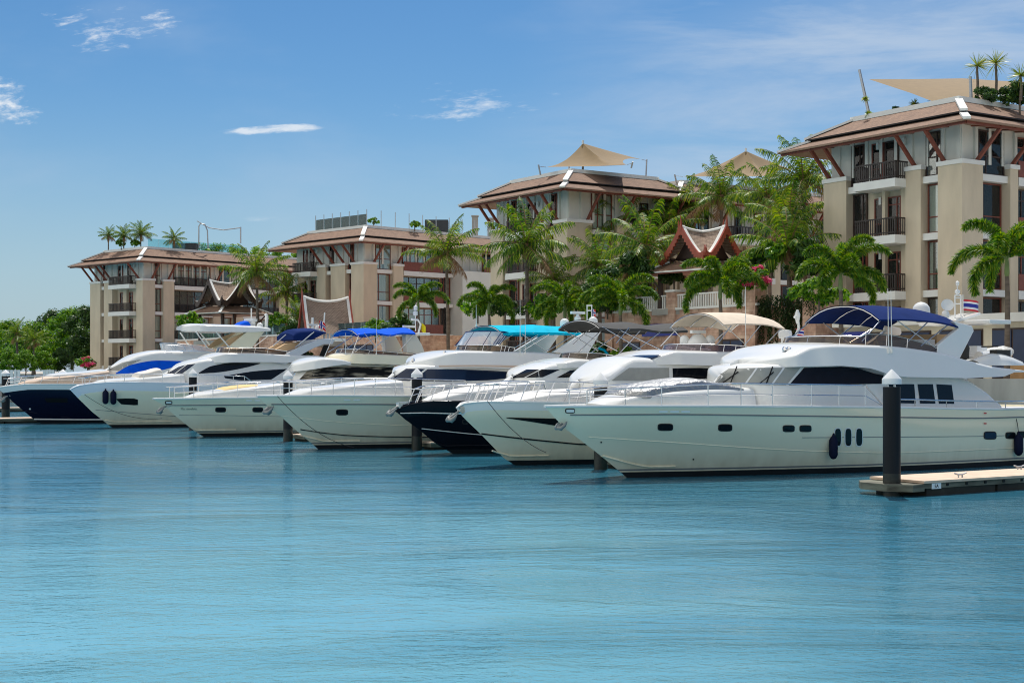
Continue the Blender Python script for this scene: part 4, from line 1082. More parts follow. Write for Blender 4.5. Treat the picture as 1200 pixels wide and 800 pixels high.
M['bglass'] = mat('blue dark yacht glass', (.010, .022, .055), .06, spec=.4)
M['darkcover'] = mat('midnight window cover', (.012, .014, .024), .8, spec=.15, var=.2)
M['tint'] = glassmat('smoke tinted acrylic', (.34, .26, .19), .4)
M['purple'] = glassmat('purple tinted acrylic', (.34, .26, .30), .45)
M['vinyl'] = glassmat('clear vinyl', (.9, .92, .95), .5, .12, dcol=(.62, .66, .72))
M['navycloth'] = mat('navy canvas', (.009, .026, .125), .85, spec=.06, var=.15, vscale=3)
M['bluecloth'] = mat('bright blue canvas', (.003, .10, .70), .8, spec=.08, var=.15, vscale=3)
M['cyancloth'] = mat('cyan canvas', (.0, .46, .66), .8, spec=.08, var=.15, vscale=3)
M['blackcloth'] = mat('charcoal canvas', (.045, .045, .043), .85, var=.2, vscale=3)
M['beigecloth'] = mat('beige canvas', (.66, .56, .44), .85, var=.1, vscale=3)
M['whitecloth'] = mat('white cover', (.74, .75, .76), .7, var=.08, vscale=4, bump=.4, bscale=5)
M['greycloth'] = mat('grey cover', (.34, .345, .32), .8, var=.1, vscale=4)
M['silver'] = mat('silver foil cover', (.36, .36, .35), .4, metal=.7, bump=1.0, bscale=4, bdist=.09)
M['meshcover'] = mat('worn black mesh cover', (.010, .010, .011), .8, col2=(.30, .26, .20), vscale=1.5, stretch=(.5, .7, 2.6), spec=.15)
for n_ in M['meshcover'].node_tree.nodes:
    if n_.bl_idname == 'ShaderNodeValToRGB': n_.color_ramp.elements[0].position = .45; n_.color_ramp.elements[1].position = .56
M['navyfender'] = mat('navy fender', (.005, .008, .028), .7, spec=.12)
M['rope'] = mat('dark rope', (.03, .03, .032), .9)
M['chrome'] = mat('chrome', (.75, .75, .75), .12, metal=1)
M['lens'] = mat('white lamp lens', (.85, .84, .8), .2)
M['tanseat'] = mat('tan upholstery', (.60, .40, .22), .7)
M['fl_red'] = mat('flag red', (.62, .02, .03), .7); M['fl_white'] = mat('flag white', (.8, .8, .8), .7); M['fl_blue'] = mat('flag blue', (.02, .03, .28), .7); M['fl_yellow'] = mat('flag yellow', (.75, .62, .01), .7)
BA = R(32)

def nose(tip, k, wmax, *rest):
    """plan of a rounded front: half width growing from the traced nose backwards"""
    tip = tip + .33 * k; out = [(tip, .04)]      # the far shoulder of the curve is what shows leftmost
    for w in (.3, .6, 1.1, 1.6, 2.0):
        if w < wmax: out.append((tip + k * (.53 * w + .21 * w * w), w))
    out.append((tip + k * (.53 * wmax + .21 * wmax * wmax) + k * .5, wmax)); return out + [r for r in rest if r[0] > out[-1][0]]

class Boat:
    def __init__(s, label, wl, tip, L, B, group='motor yachts moored in a row'):
        d = FPX * EYE / (wl[1] - CY)
        s.O = Vector(((wl[0] - CX) / FPX * d, d, 0)); s.th = BA
        s.ax = Vector((math.cos(BA), math.sin(BA), 0)); s.ay = Vector((-math.sin(BA), math.cos(BA), 0))
        s.root = thing('motor_yacht', label, 'yacht', s.O, BA, group)
        s.L, s.B = L, B; s.xt, s.zt = s.px(tip[0], tip[1], 0)
        c = Vector((0, 0, EYE)) - s.O; s.cam = Vector((c.dot(s.ax), c.dot(s.ay), c.z))
    def ray(s, px, py):
        d = Vector(((px - CX) / FPX, 1, -(py - CY) / FPX)); return Vector((d.dot(s.ax), d.dot(s.ay), d.z))
    def px(s, px, py, y):
        c = Vector((0, 0, EYE)) - s.O; c = Vector((c.dot(s.ax), c.dot(s.ay), c.z)); d = s.ray(px, py)
        t = (y - c.y) / d.y; q = c + d * t; return q.x, q.z
    def p3(s, px, py, y):
        x, z = s.px(px, py, y); return Vector((x, y, z))
    def mpp(s, px, y=0): return s.world(s.p3(px, 435, y)).y / FPX
    # --- hull
    def plan(s, q):
        a = min(1, max(0, q) / s.full); return (s.B / 2) * (1 - (1 - a) ** s.pw) * (1 - .07 * max(0, (q - .7) / .3))
    def hb(s, x): return s.plan((x - s.xt) / (s.L - s.xt))
    def xs(s, z):
        if z <= s.stem[0][1]: return s.stem[0][0] + (s.stem[0][1] - z) * .9
        for (x0, z0), (x1, z1) in zip(s.stem, s.stem[1:]):
            if z <= z1: return x0 + (x1 - x0) * (z - z0) / max(1e-6, z1 - z0)
        return s.stem[-1][0]
    def zs(s, x): return sinterp(s.sheer, x)
    def hy(s, x, z):
        x0 = s.xs(z); q = (x - x0) / (s.L - x0); v = min(1, max(0, (z + .6) / (s.zs(x) + .6))); w = smooth01(0, .62, q)
        fl = 1 - (1 - w) * s.flare * (1 - v) ** 1.15 - w * .10 * (1 - v) ** 1.5
        return s.plan(q) * fl
    def hull(s, stem, sheer, m, band=0, bandm=None, full=.55, pw=2.3, flare=.55, boot=None, bulwark=.1):
        s.full, s.pw, s.flare = full, pw, flare
        st = sorted([s.px(a, b, 0) for a, b in stem] + [(s.xt, s.zt)], key=lambda q: q[1]); s.stem = [(0.0, 0.0)] + [q for q in st if q[1] > .06]
        sh = [(s.xt, s.zt)]
        for a, b in sheer:
            y = 0
            for _ in range(6): x, z = s.px(a, b, -y); y = s.hb(x)
            if x > sh[-1][0] + .05: sh.append((x, z))
        sh.append((max(s.L, sh[-1][0] + .1), sh[-1][1])); s.sheer = sh
        S = [0, .004, .012, .025, .045, .07, .1] + [.13 + .87 * k / 34 for k in range(35)]
        low = [-.6, -.02, .19, .24, .29]; NF = 9; rows = []; mats_r = []
        for q in S:
            row = []
            def pt(z):
                x = s.xs(z) + q * (s.L - s.xs(z)); return x, s.hy(x, z)
            zt = s.zt
            for _ in range(8): x = s.xs(zt) + q * (s.L - s.xs(zt)); zt = s.zs(x)
            zl = [z for z in low] + [low[-1] + (zt - band - low[-1]) * k / NF for k in range(1, NF + 1)]
            if band: zl.append(zt)
            for z in zl: x, y = pt(z); row.append(Vector((x, -max(0, y), z)))
            rows.append(row)
        mb = MB(); nv = len(rows[0])
        for i in range(len(rows) - 1):
            for j in range(nv - 1):
                mb.cur = {0: 1, 1: 1, 2: 0, 3: 2}.get(j, 0)
                if boot == 'none' and j in (2, 3): mb.cur = 0
                if band and j == nv - 2: mb.cur = 3
                mb.add([rows[i][j], rows[i+1][j], rows[i+1][j+1], rows[i][j+1]], [(0, 1, 2, 3)])
        mb.mirror_y(); mb.cur = 0
        e = rows[-1]; mb.add(e + [Vector((p.x, -p.y, p.z)) for p in e[::-1]], [list(range(2 * len(e)))])
        bm = mb.build('hull', [m, M['antifoul'], M['stripe'], bandm or m], s.root, smooth=None)
        me = bm.data; b = bmesh.new(); b.from_mesh(me); bmesh.ops.remove_doubles(b, verts=b.verts, dist=.0005); bmesh.ops.recalc_face_normals(b, faces=b.faces); b.to_mesh(me); b.free()
        me.polygons.foreach_set('use_smooth', [True] * len(me.polygons)); me.set_sharp_from_angle(angle=R(40)); s.hullo = bm
        P = []
        for r in rows[1:]:
            t = r[-1]; z = t.z - bulwark; y = t.y + .06; P.append([Vector((t.x + .03, y, z)), Vector((t.x + .03, y * .5, z + .03)), Vector((t.x + .03, 0, z + .05)), Vector((t.x + .03, -y * .5, z + .03)), Vector((t.x + .03, -y, z))])
        MB().grid(P).build('deck', M['deck'], s.root, smooth=40)
        rl = MB(); pts = [r[-1] + Vector((0, .02, 0)) for r in rows]; rl.tube(pts, .045, 6); rl.mirror_y(); rl.build('gunwale', bandm or (M['gel'] if m not in (M['blackhull'],) else m), s.root, smooth=60)
        return s
    def on_hull(s, px, py, off=0.0):
        y = s.B / 2
        for _ in range(12): x, z = s.px(px, py, -y); y = .5 * y + .5 * s.hy(x, z)
        return Vector((x, -s.hy(x, z) - off, z))
    def hline(s, pts, r, m, name, to_stern=True, n=22, off=0.0):
        ends = [s.on_hull(*p) for p in pts]; xs_ = [(e.x, e.z) for e in ends]; x1 = s.L if to_stern else ends[-1].x; P = []
        for k in range(n + 1):
            x = ends[0].x + (x1 - ends[0].x) * k / n; z = sinterp(xs_, x) if to_stern else max(.36, sinterp(xs_, x)); P.append(Vector((x, -s.hy(x, z) - off, z)))
        mb = MB(); mb.tube(P, r, 6); mb.mirror_y(); return mb.build(name, m, s.root, smooth=60)
    def hpatch(s, px, py, w, h, m, name='porthole', frame=None, sq=.5, off=.012, glass_name='glass'):
        """rounded patch lying on the hull side, w x h photo pixels, both sides of the boat"""
        objs = []
        def fan(wp, hp, off):
            mb = MB(); c = s.on_hull(px, py, off); V = [c]; n = 24
            for k in range(n):
                a = 2 * math.pi * k / n; ca, sa = math.cos(a), math.sin(a)
                V.append(s.on_hull(px + wp / 2 * math.copysign(abs(ca) ** sq, ca), py + hp / 2 * math.copysign(abs(sa) ** sq, sa), off))
            mb.add(V, [(0, k + 1, (k + 1) % n + 1) for k in range(n)]); return mb
        for side in (0, 1):
            par = s.root
            if frame:
                a = fan(w + 2.2, h + 2.2, off)
                if side: a.v = [Vector((p.x, -p.y, p.z)) for p in a.v]
                par = a.build(name, frame, s.root)
            b = fan(w, h, off + .012)
            if side: b.v = [Vector((p.x, -p.y, p.z)) for p in b.v]
            objs.append(b.build(glass_name if frame else name, m, par))
        return objs
    def hpoly(s, pts, m, name, off=.015, sub=6, both=True):
        """flush hull window traced as upper and lower edge lists of equal length"""
        up, lo = pts; P = []
        for k in range(25):
            t = k / 24; f = t * (len(up) - 1); i = min(len(up) - 2, int(f)); u = f - i
            a = (up[i][0] + (up[i+1][0] - up[i][0]) * u, up[i][1] + (up[i+1][1] - up[i][1]) * u); b = (lo[i][0] + (lo[i+1][0] - lo[i][0]) * u, lo[i][1] + (lo[i+1][1] - lo[i][1]) * u)
            P.append([s.on_hull(a[0] + (b[0] - a[0]) * j / 4, a[1] + (b[1] - a[1]) * j / 4, off) for j in range(5)])
        for side in (0, 1):
            mb = MB().grid([[Vector((p.x, p.y * (1, -1)[side], p.z)) for p in r] for r in P]); mb.build(name, m, s.root, smooth=60)
    # --- superstructure lofts
    def body(s, name, top, bot, w, m, tum=.12, r=.25, camber=.08, sweep=0.0, swlen=2.0, n=44, parent=None, endr=0.0):
        """moulding traced by its near side upper and lower edge; w = [(photo x, half width)]"""
        W_ = lambda p: interp(w, p)
        def conv(p): x, z = s.px(p[0], p[1], -W_(p[0])); return (x, z)
        p0 = w[0][0]; kk = 1 / s.mpp(p0)
        def convt(p): x, z = s.px(p[0], p[1], -W_(p[0]) * .8 * smooth01(0, 2.4 * kk, p[0] - p0)); return (x, z)
        T = sorted(convt(p) for p in top); Bt = sorted(conv(p) for p in bot)
        wl = sorted((s.px(a, 435, -b)[0], b) for a, b in w)
        x0, x1 = T[0][0], T[-1][0]; rows = []
        for k in range(n + 1):
            t = k / n; t = .5 * t + .5 * (t * t * (3 - 2 * t)); x = x0 + (x1 - x0) * t; zt = sinterp(T, x); zb = min(interp(Bt, x), zt - .012); w0 = max(.06, min(sinterp(wl, x), s.hb(x) - .24)); hgt = zt - zb
            sw = sweep * max(0, 1 - (x - x0) / swlen) ** 1.3 if swlen else 0
            yt = max(.05, w0 - tum * hgt); rr = min(r, hgt * .55, yt * .5); half = [(0, zb), (w0 * .6, zb), (w0, zb)]
            for j in (1, 2, 3): zz = zb + (hgt - rr) * j / 3; half.append((w0 - tum * (zz - zb), zz))
            ys_ = w0 - tum * (hgt - rr)
            for a in (22, 45, 68, 90): half.append((ys_ - rr + rr * math.cos(R(a)), zt - rr + rr * math.sin(R(a))))
            ye = half[-1][0]
            for j in (.75, .5, .25, 0): half.append((ye * j, zt + camber * (1 - j * j)))
            sec = half + [(-y, z) for y, z in half[1:-1][::-1]]
            rows.append([Vector((x - sw * (1 - (abs(y) / max(w0, .01)) ** 2.2), -y, z)) for y, z in sec])
        mb = MB(); mb.grid(rows, closed=True); nv = len(rows[0]); c = len(rows)
        mb.add(rows[0], [list(range(nv))]); mb.add(rows[-1], [list(range(nv))[::-1]])
        o = mb.build(name, m, parent or s.root, smooth=None)
        me = o.data; b = bmesh.new(); b.from_mesh(me); bmesh.ops.remove_doubles(b, verts=b.verts, dist=.0005); bmesh.ops.recalc_face_normals(b, faces=b.faces); b.to_mesh(me)
        tree = BVHTree.FromBMesh(b); b.free(); me.polygons.foreach_set('use_smooth', [True] * len(me.polygons)); me.set_sharp_from_angle(angle=R(38))
        o_rows = rows; return dict(o=o, tree=tree, rows=rows)
    def hit(s, bd, px, py, y, off):
        c = s.cam; d = s.ray(px, py).normalized(); loc, nrm, i, di = bd['tree'].ray_cast(c, d)
        if loc is None:
            loc, nrm, i, di = bd['tree'].find_nearest(s.p3(px, py, y))
        if nrm.dot(d) > 0: nrm = -nrm
        return loc + nrm * off
    def win(s, bd, top, bot, m, name='side_window', y=-1.8, nx=22, nz=5, off=.014, both=True, parent=None):
        """window or cover fitted to the moulding's surface, traced as upper and lower edge"""
        x0, x1 = max(top[0][0], bot[0][0]), min(top[-1][0], bot[-1][0]); P = []
        for i in range(nx + 1):
            t = i / nx; a = top[0][0] + (top[-1][0] - top[0][0]) * t; b = bot[0][0] + (bot[-1][0] - bot[0][0]) * t
            ya, yb = sinterp(top, a), sinterp(bot, b)
            P.append([s.hit(bd, a + (b - a) * j / nz, ya + (yb - ya) * j / nz, y, off) for j in range(nz + 1)])
        out = []
        for side in ((0, 1) if both else (0,)):
            mb = MB().grid([[Vector((p.x, p.y * (1, -1)[side], p.z)) for p in r] for r in P]); out.append(mb.build(name, m, parent or bd['o'], smooth=50))
        return out
    def front(s, bd, xa, xb, m, name='windscreen', off=.014, mull=3, va=6, trim=None):
        """glass laid over the sloping front of a loft between two photo positions"""
        rows = [r for r in bd['rows'] if xa <= r[9 + 0].x + 0 <= xb]
        if len(rows) < 2: return
        nv = len(rows[0]); ids = list(range(va, nv - va + 1)); P = []
        for i, r in enumerate(rows):
            line = []
            for j in ids:
                p = r[j]; a = rows[min(i + 1, len(rows) - 1)][j] - rows[max(i - 1, 0)][j]; b = r[min(j + 1, nv - 1)] - r[j - 1]; n = a.cross(b)
                n = n.normalized() if n.length > 1e-9 else Vector((0, 0, 1))
                if n.z < 0: n = -n
                line.append(p + n * off)
            P.append(line)
        o = MB().grid(P).build(name, m, bd['o'], smooth=50)
        if mull:
            mb = MB(); k = len(ids)
            for q in range(mull):
                j = int((q + 1) * (k - 1) / (mull + 1)); mb.tube([r[j] + Vector((0, 0, .012)) for r in P], .03, 5)
            mb.build('mullion', trim or M['black'], o, smooth=60)
        return o
    def screen(s, bot, top, w, m, rake=.12, nose=1.2, name='fly_windscreen', frame=None, wt=None):
        """U shaped flybridge windscreen; bot/top traced along the near side, front to aft"""
        Bt = sorted(s.px(a, b, -w) for a, b in bot); Tp = sorted(s.px(a, b, -w) for a, b in top); x1 = Bt[-1][0]; side = []
        x0 = s.px(bot[0][0], bot[0][1], 0)[0] + nose + max(0, .62 * w - nose) * .8      # the traced front edge is the nose of the curve
        for k in range(15): x = x1 + (x0 - x1) * k / 14; side.append((x, -w, sinterp(Bt, x), sinterp(Tp, min(max(x, Tp[0][0]), Tp[-1][0]))))
        fr = []
        for k in range(1, 16):
            a = math.pi * k / 16; y = -w * math.cos(a); x = x0 - nose * math.sin(a) ** .8; fr.append((x, y, Bt[0][1] + .04 * math.sin(a), Tp[0][1] + .06 * math.sin(a)))
        path = side + fr + [(x, -y, a, b) for x, y, a, b in side[::-1]]
        P = [[Vector((x, y, zb)), Vector((x + rake * (1 if True else 0), y * (1 - .04), zt))] for x, y, zb, zt in path]
        o = MB().grid(P).build(name, m, s.root, smooth=60)
        f = MB(); f.tube([p[1] for p in P], .022, 5)
        for k in (0, 6, 10, 14, 18, 22, 26, 30, 34, 38, 44):
            if k < len(P): f.tube([P[k][0], P[k][1]], .016, 5)
        f.build('frame', frame or M['steel'], o, smooth=60); return o
    def canopy(s, edge, w, camber, m, name='bimini', poles=(), th=.03, n=10, valance=0.0, legs_to=None, sagn=0):
        T = sorted(s.px(a, b, -w) for a, b in edge); x0, x1 = T[0][0], T[-1][0]; P = []; Q_ = []
        for k in range(25):
            x = x0 + (x1 - x0) * k / 24; z = sinterp(T, x); row = []; r2 = []
            sc = -.05 * abs(math.sin(math.pi * k / 24 * max(1, sagn))) if sagn else 0
            for j in range(n + 1):
                y = -w + 2 * w * j / n; u = abs(y / w); zz = z + camber * (1 - u ** 2.4) + sc * (1 - u * u); row.append(Vector((x, y, zz))); r2.append(Vector((x, y * .995, zz - th)))
            P.append([Vector((x, -w, z - valance))] * (1 if valance else 0) + row + [Vector((x, w, z - valance))] * (1 if valance else 0)); Q_.append(r2)
        mb = MB(); mb.grid(P); mb.grid(Q_); o = mb.build(name, m, s.root, smooth=50)
        fm = MB()
        for a, b, dy in poles:
            p0 = s.p3(*a, -w * .985); p1 = s.p3(*b, -w * dy); fm.tube([p0, p1], .022, 6)
        if poles: fm.mirror_y()
        for k in (0, 8, 16, 24): fm.tube([p - Vector((0, 0, th + .02)) for p in P[k][(1 if valance else 0):len(P[k]) - (1 if valance else 0)]], .02, 5)
        fm.build('frame', M['steel'], o, smooth=60); return o
    def plate(s, poly, y, th, m, name, parent=None, lean=0.0, bev=.03):
        """moulded side plate traced in photo positions, copied to both sides"""
        mb = MB(); P = [s.p3(a, b, -y) for a, b in poly]; zc = min(p.z for p in P)
        P = [Vector((p.x, p.y + lean * (p.z - zc), p.z)) for p in P]; mb.prism(P, (0, th, 0)); out = []
        for side in (0, 1):
            if side: mb.v = [Vector((p.x, -p.y, p.z)) for p in mb.v]
            o = mb.build(name, m, parent or s.root); out.append(o)
            bv = o.modifiers.new('bevel', 'BEVEL'); bv.width = bev; bv.segments = 2; bv.limit_method = 'ANGLE'
        return out[0]
    def beam(s, a, b, y, h, d, m, name, parent=None):
        A = s.p3(*a, 0); Bp = s.p3(*b, 0); mb = MB(); c = (A + Bp) / 2; mb.box(A.x, Bp.x, -y, y, c.z - h / 2, c.z + h / 2)
        o = mb.build(name, m, parent or s.root); bv = o.modifiers.new('bevel', 'BEVEL'); bv.width = min(.04, h * .3); bv.segments = 2; return o
    def dome(s, px, py, rp, y=0, m=None, name='radar_dome', base=.35):
        c = s.p3(px, py, y); r = rp * s.mpp(px, y)
        MB().lathe(c, [(r * .5, -r * 1.35), (r * .55, -r * 1.05), (r * .93, -r * .9), (r, -r * .55), (r, 0), (r * .92, r * .4), (r * .7, r * .72), (r * .38, r * .93), (r * .05, r)], 20).build(name, m or M['gel'], s.root, smooth=50)
    def radar(s, px, py, w, y=0, name='radar'):
        c = s.p3(px, py, y); k = s.mpp(px); L_ = w * k; mb = MB()
        mb.lathe(c + Vector((0, 0, -.42)), [(.10, -.3), (.11, 0), (.17, .06), (.17, .2), (.1, .26), (.07, .36)], 12); mb.box(c.x - L_ / 2, c.x + L_ / 2, c.y - .08, c.y + .08, c.z - .04, c.z + .09)
        o = mb.build(name, M['gel'], s.root, smooth=40)
    def whip(s, a, b, y, name='antenna', r=.016):
        mb = MB(); p, q = s.p3(*a, y), s.p3(*b, y); mb.tube([p, p.lerp(q, .3), q], [r * 1.5, r, r * .6], 5); mb.lathe(p, [(.05, -.03), (.05, .03), (.02, .1)], 8); mb.build(name, M['paint'], s.root, smooth=60)
    def rail(s, x0, x1, h, n, mid=True, slant=0.0, name='guard_rail', nose=True, h0=None, inset=.10):
        """stainless guard rail along the deck edge, from x0 to x1 (metres aft of the stem), both sides"""
        mb = MB(); top = []; md = []
        for k in range(29):
            x = x0 + (x1 - x0) * k / 28; hh = h if h0 is None else h0 + (h - h0) * min(1, k / 12)
            y = -max(0.02, s.hb(x) - inset); z = s.zs(x); fall = smooth01(.93, 1.0, k / 28) * hh * .85
            top.append(Vector((x - slant * hh, y, z + hh - fall))); md.append(Vector((x - slant * hh * .5, y, z + (hh - fall) * .52)))
        mb.tube(top, .027, 6)
        if mid: mb.tube(md, .016, 5)
        for k in range(n):
            i = int(k * 27 / max(1, n - 1)); i = min(i, 26); x = x0 + (x1 - x0) * i / 28; b = Vector((x, top[i].y, s.zs(x) - .05)); mb.tube([b, top[i]], .021, 6)
        mb.mirror_y()
        if nose:
            a = top[0]; mb.tube([a, Vector((a.x - .25, a.y * .6, a.z + .01)), Vector((a.x - .34, 0, a.z + .01)), Vector((a.x - .25, -a.y * .6, a.z + .01)), Vector((a.x, -a.y, a.z))], .021, 6)
        mb.build(name, M['steel'], s.root, smooth=60)
    def anchor(s, px, py, sz, m=None):
        m = M['anchor']; sz *= .8; c = s.p3(px, py, 0); an = MB()
        sh = c + Vector((sz * 1.0, 0, sz * .42)); an.tube([sh, c + Vector((sz * .2, 0, -.02)), c + Vector((-.12 * sz, 0, -.25 * sz))], [sz * .09, sz * .1, sz * .13], 7)
        for sg in (-1, 1):
            an.tube([c + Vector((-.1 * sz, 0, -.3 * sz)), c + Vector((-.02 * sz, sg * .3 * sz, -.34 * sz)), c + Vector((.18 * sz, sg * .46 * sz, -.12 * sz)), c + Vector((.42 * sz, sg * .44 * sz, .16 * sz))], [sz * .16, sz * .17, sz * .13, sz * .03], 7)
        an.tube([c + Vector((-.1 * sz, 0, -.3 * sz)), c + Vector((.2 * sz, 0, -.42 * sz)), c + Vector((.48 * sz, 0, -.3 * sz))], [sz * .15, sz * .13, sz * .02], 7)
        o = an.build('anchor', m, s.root, smooth=60)
        rl = MB(); q = c + Vector((sz * 1.0, 0, sz * .38)); rl.tube([q + Vector((0, -.1, 0)), q + Vector((0, .1, 0))], sz * .22, 10); rl.bar(q + Vector((-.1, 0, .1)), q + Vector((sz * .9, 0, sz * .3)), .22, .1)
        rl.build('bow_roller', M['steel'], s.root)
    def world(s, v): return s.O + s.ax * v.x + s.ay * v.y + Vector((0, 0, v.z))
    def flag(s, label, px0, py0, px1, py1, y, kind, pole=True, droop=.15):
        a = s.world(s.p3(px0, py0, y)); b = s.world(s.p3(px1, py0, y)); h = (py1 - py0) / FPX * a.y; d = b - a; n = 12
        bands = {'thai': ['fl_red', 'fl_white', 'fl_blue', 'fl_blue', 'fl_white', 'fl_red'], 'yellow': ['fl_yellow'] * 6, 'nordic': None, 'red': ['fl_red'] * 6, 'tricolor': None}[kind]
        mb = MB(); nm = ['fl_red', 'fl_white', 'fl_blue', 'fl_yellow']; nr = 6 if kind in ('thai', 'yellow') else 12; nc = 14
        side = Vector((-d.y, d.x, 0)).normalized()
        pt = lambda i, j: d * (i / nc) + side * (.09 * math.sin(i / nc * 7)) + Vector((0, 0, -h * j / nr - droop * h * (i / nc) ** 1.5 + .04 * h * math.sin(i / nc * 6)))
        for i in range(nc):
            for j in range(nr):
                if bands: c = bands[j]
                else:
                    u, v_ = (i + .5) / nc, (j + .5) / nr; c = 'fl_red'
                    if abs(u - .36) < .12 or abs(v_ - .5) < .17: c = 'fl_white'
                    if abs(u - .36) < .06 or abs(v_ - .5) < .085: c = 'fl_blue'
                mb.cur = nm.index(c); mb.add([pt(i, j), pt(i + 1, j), pt(i + 1, j + 1), pt(i, j + 1)], [(0, 1, 2, 3)])
        root = thing('flag', label, 'flag', a); mb.build('cloth', [M[k] for k in nm], root, smooth=60)
        if pole: MB().tube([(0, 0, -h * 1.9), (0, 0, h * .45)], .018, 6).build('pole', M['paint'], root, smooth=60)
    def fender(s, label, px, py, wp, hp, rope_to=None, m=None):
        c = s.on_hull(px, py); k = s.mpp(px, c.y); r = wp * k / 2; h = hp * k; c = c + Vector((0, -r - .02, 0)); root = thing('fender', label, 'fender', s.world(c), BA, 'fenders hung on the hulls')
        MB().lathe((0, 0, 0), [(.03, -h/2), (r * .6, -h/2 + .03), (r, -h/2 + .14), (r, h/2 - .14), (r * .6, h/2 - .03), (.05, h/2), (.04, h/2 + .1)], 14).build('body', m or M['navyfender'], root, smooth=50)
        x = c.x; top = Vector((0, 0, s.zs(x) - c.z)) if rope_to is None else s.p3(*rope_to, c.y + r) - c
        MB().tube([(0, 0, h/2 + .05), (0.01, r * .4, top.z * .6), (top.x, r + .05, top.z)], .014, 5).build('lanyard', M['rope'], root)
    def rope(s, label, pts, y0, y1, sag=.3, r=.014):
        P = []; n = len(pts)
        a = s.world(s.p3(*pts[0], y0)); b = s.world(s.p3(*pts[-1], y1)); root = thing('mooring_rope', label, 'rope', a, 0, 'mooring ropes')
        for k in range(17): t = k / 16; q = (b - a) * t; q.z -= sag * 4 * t * (1 - t); P.append(q)
        MB().tube(P, r, 5).build('line', M['rope'], root, smooth=60)
    def wiper(s, bd, a, b, y=-1.2):
        p, q = s.hit(bd, *a, y, .05), s.hit(bd, *b, y, .05); mb = MB(); mb.tube([p, q], .02, 5); m = p.lerp(q, .7); mb.bar(m + Vector((.15, 0, .3)), m - Vector((.15, 0, .3)), .03, .03); mb.build('wiper', M['black'], bd['o'])

G_, H_ = M['gel'], M['gelhull']
def lx(b, px, py=470): return b.on_hull(px, py).x
def fr(b, bd, a, c, m, **k): return b.front(bd, b.px(a, 440, -1.7)[0], b.px(c, 440, -1.7)[0], m, **k)

# ---- A: largest, nearest yacht
a = Boat('largest white motor yacht, nearest the camera, under a navy blue canopy', (735, 559.5), (638, 476), 21.5, 5.9)
a.hull([(660, 500), (700, 530.5), (720, 547)], [(760, 475.5), (900, 476), (1040, 477), (1190, 479)], H_, flare=.5)
a.hline([(668, 486), (760, 485.5), (920, 487), (1141, 490)], .022, M['stripe'], 'rub_rail', off=.012)
a.hline([(940, 512.5), (1013, 512), (1153, 511)], .012, M['stripe'], 'style_line', off=0)
a.hline([(706, 534), (755, 546), (790, 549)], .03, H_, 'spray_rail', to_stern=False, off=.02)
a.hline([(690, 512), (800, 519), (920, 527), (1040, 531)], .016, H_, 'hull_crease', off=.004)
for px, py, w, h in ((779.5, 500.4, 16, 6.5), (849.6, 501, 14.5, 6.5), (924, 502, 12, 6), (943.7, 502, 12, 6), (1184, 510, 10, 6), (1197, 509, 9, 6)): a.hpatch(px, py, w, h, M['dglass'], 'porthole', M['slate'])
a.hpatch(1160, 510, 13, 7.5, M['bglass'], 'porthole', M['slate'])
for px in (981.5, 993.7, 1006.4): a.hpatch(px, 512, 7, 20, M['dglass'], 'oval_window', M['gel'], sq=.6)
for px in (776.7, 790, 803): a.hpatch(px, 482, 10.5, 2.6, M['lens'], 'deck_vent')
a.hpatch(667.8, 481.3, 9.5, 3.6, M['lens'], 'bow_light', M['brownwood'])
for px, py in ((1154, 484), (1154, 496)): a.hpatch(px, py, 3.4, 1.4, M['fl_red'], 'side_marker')
for px, py in ((704, 518), (812, 538)): a.hpatch(px, py, 1.8, 1.8, M['black'], 'drain')
a.anchor(655, 496, .55, M['galv'])
tr = a.body('foredeck_trunk', [(705, 475), (722, 466), (760, 461), (830, 456), (880, 454)], [(705, 478), (880, 478)], [(705, .4), (740, 1.2), (800, 1.5), (880, 1.5)], G_, r=.2, tum=.25, sweep=.5)
a.body('foil_cover', [(727, 464), (738, 456), (765, 451), (800, 446.5), (818, 445), (842, 449), (866, 455)], [(727, 468), (866, 459)], [(727, .5), (760, 1.1), (866, 1.35)], M['silver'], r=.2, tum=.3, sweep=.4)
cb = a.body('cabin', [(836, 450), (858, 430), (885, 427), (1010, 427), (1120, 441), (1146, 456), (1163, 474)], [(836, 479), (1163, 479)], nose(836, 35, 1.95, (960, 2.1), (1163, 2.15)), G_, r=.22, tum=.16)
a.win(cb, [(854, 432), (900, 431), (938, 430.8)], [(833, 448.6), (880, 450.5), (921, 451.5)], M['greycloth'], 'windscreen_cover', y=-1.2, nx=34, both=False)
for q in (872, 903): a.win(cb, [(q + 14, 431.2), (q + 16.5, 431.2)], [(q, 450.5), (q + 2.5, 450.6)], M['whitecloth'], 'windscreen_seam', nx=2, off=.024, both=False)
a.win(cb, [(942, 431), (986, 430), (1018, 433), (1035, 439.5)], [(924, 451.5), (980, 450.5), (1010, 450), (1035, 449.5)], M['darkcover'], 'window_cover', nx=30)
for t, b in ((((1040, 450), (1071, 450)), ((1042, 472), (1073, 472.6))), (((1075, 450), (1093, 450)), ((1078, 472.6), (1096, 472.8))), (((1097, 450), (1115, 451)), ((1100, 472.8), (1118, 473)))): a.win(cb, t, b, M['dglass'])
fb_ = a.body('flybridge', [(856, 430), (868, 424), (890, 416.5), (920, 410.5), (945, 406.5), (975, 404), (1020, 404.5), (1097, 413), (1125, 421), (1160, 430), (1189, 434)], [(856, 431.5), (880, 430.8), (938, 429.5), (986, 428.5), (1020, 431.5), (1040, 438), (1060, 441.5), (1135, 443), (1177, 441), (1189, 436)],
    nose(856, 35, 2.15, (980, 2.35), (1060, 2.55), (1189, 2.4)), G_, r=.16, tum=.32, camber=.12, n=60)
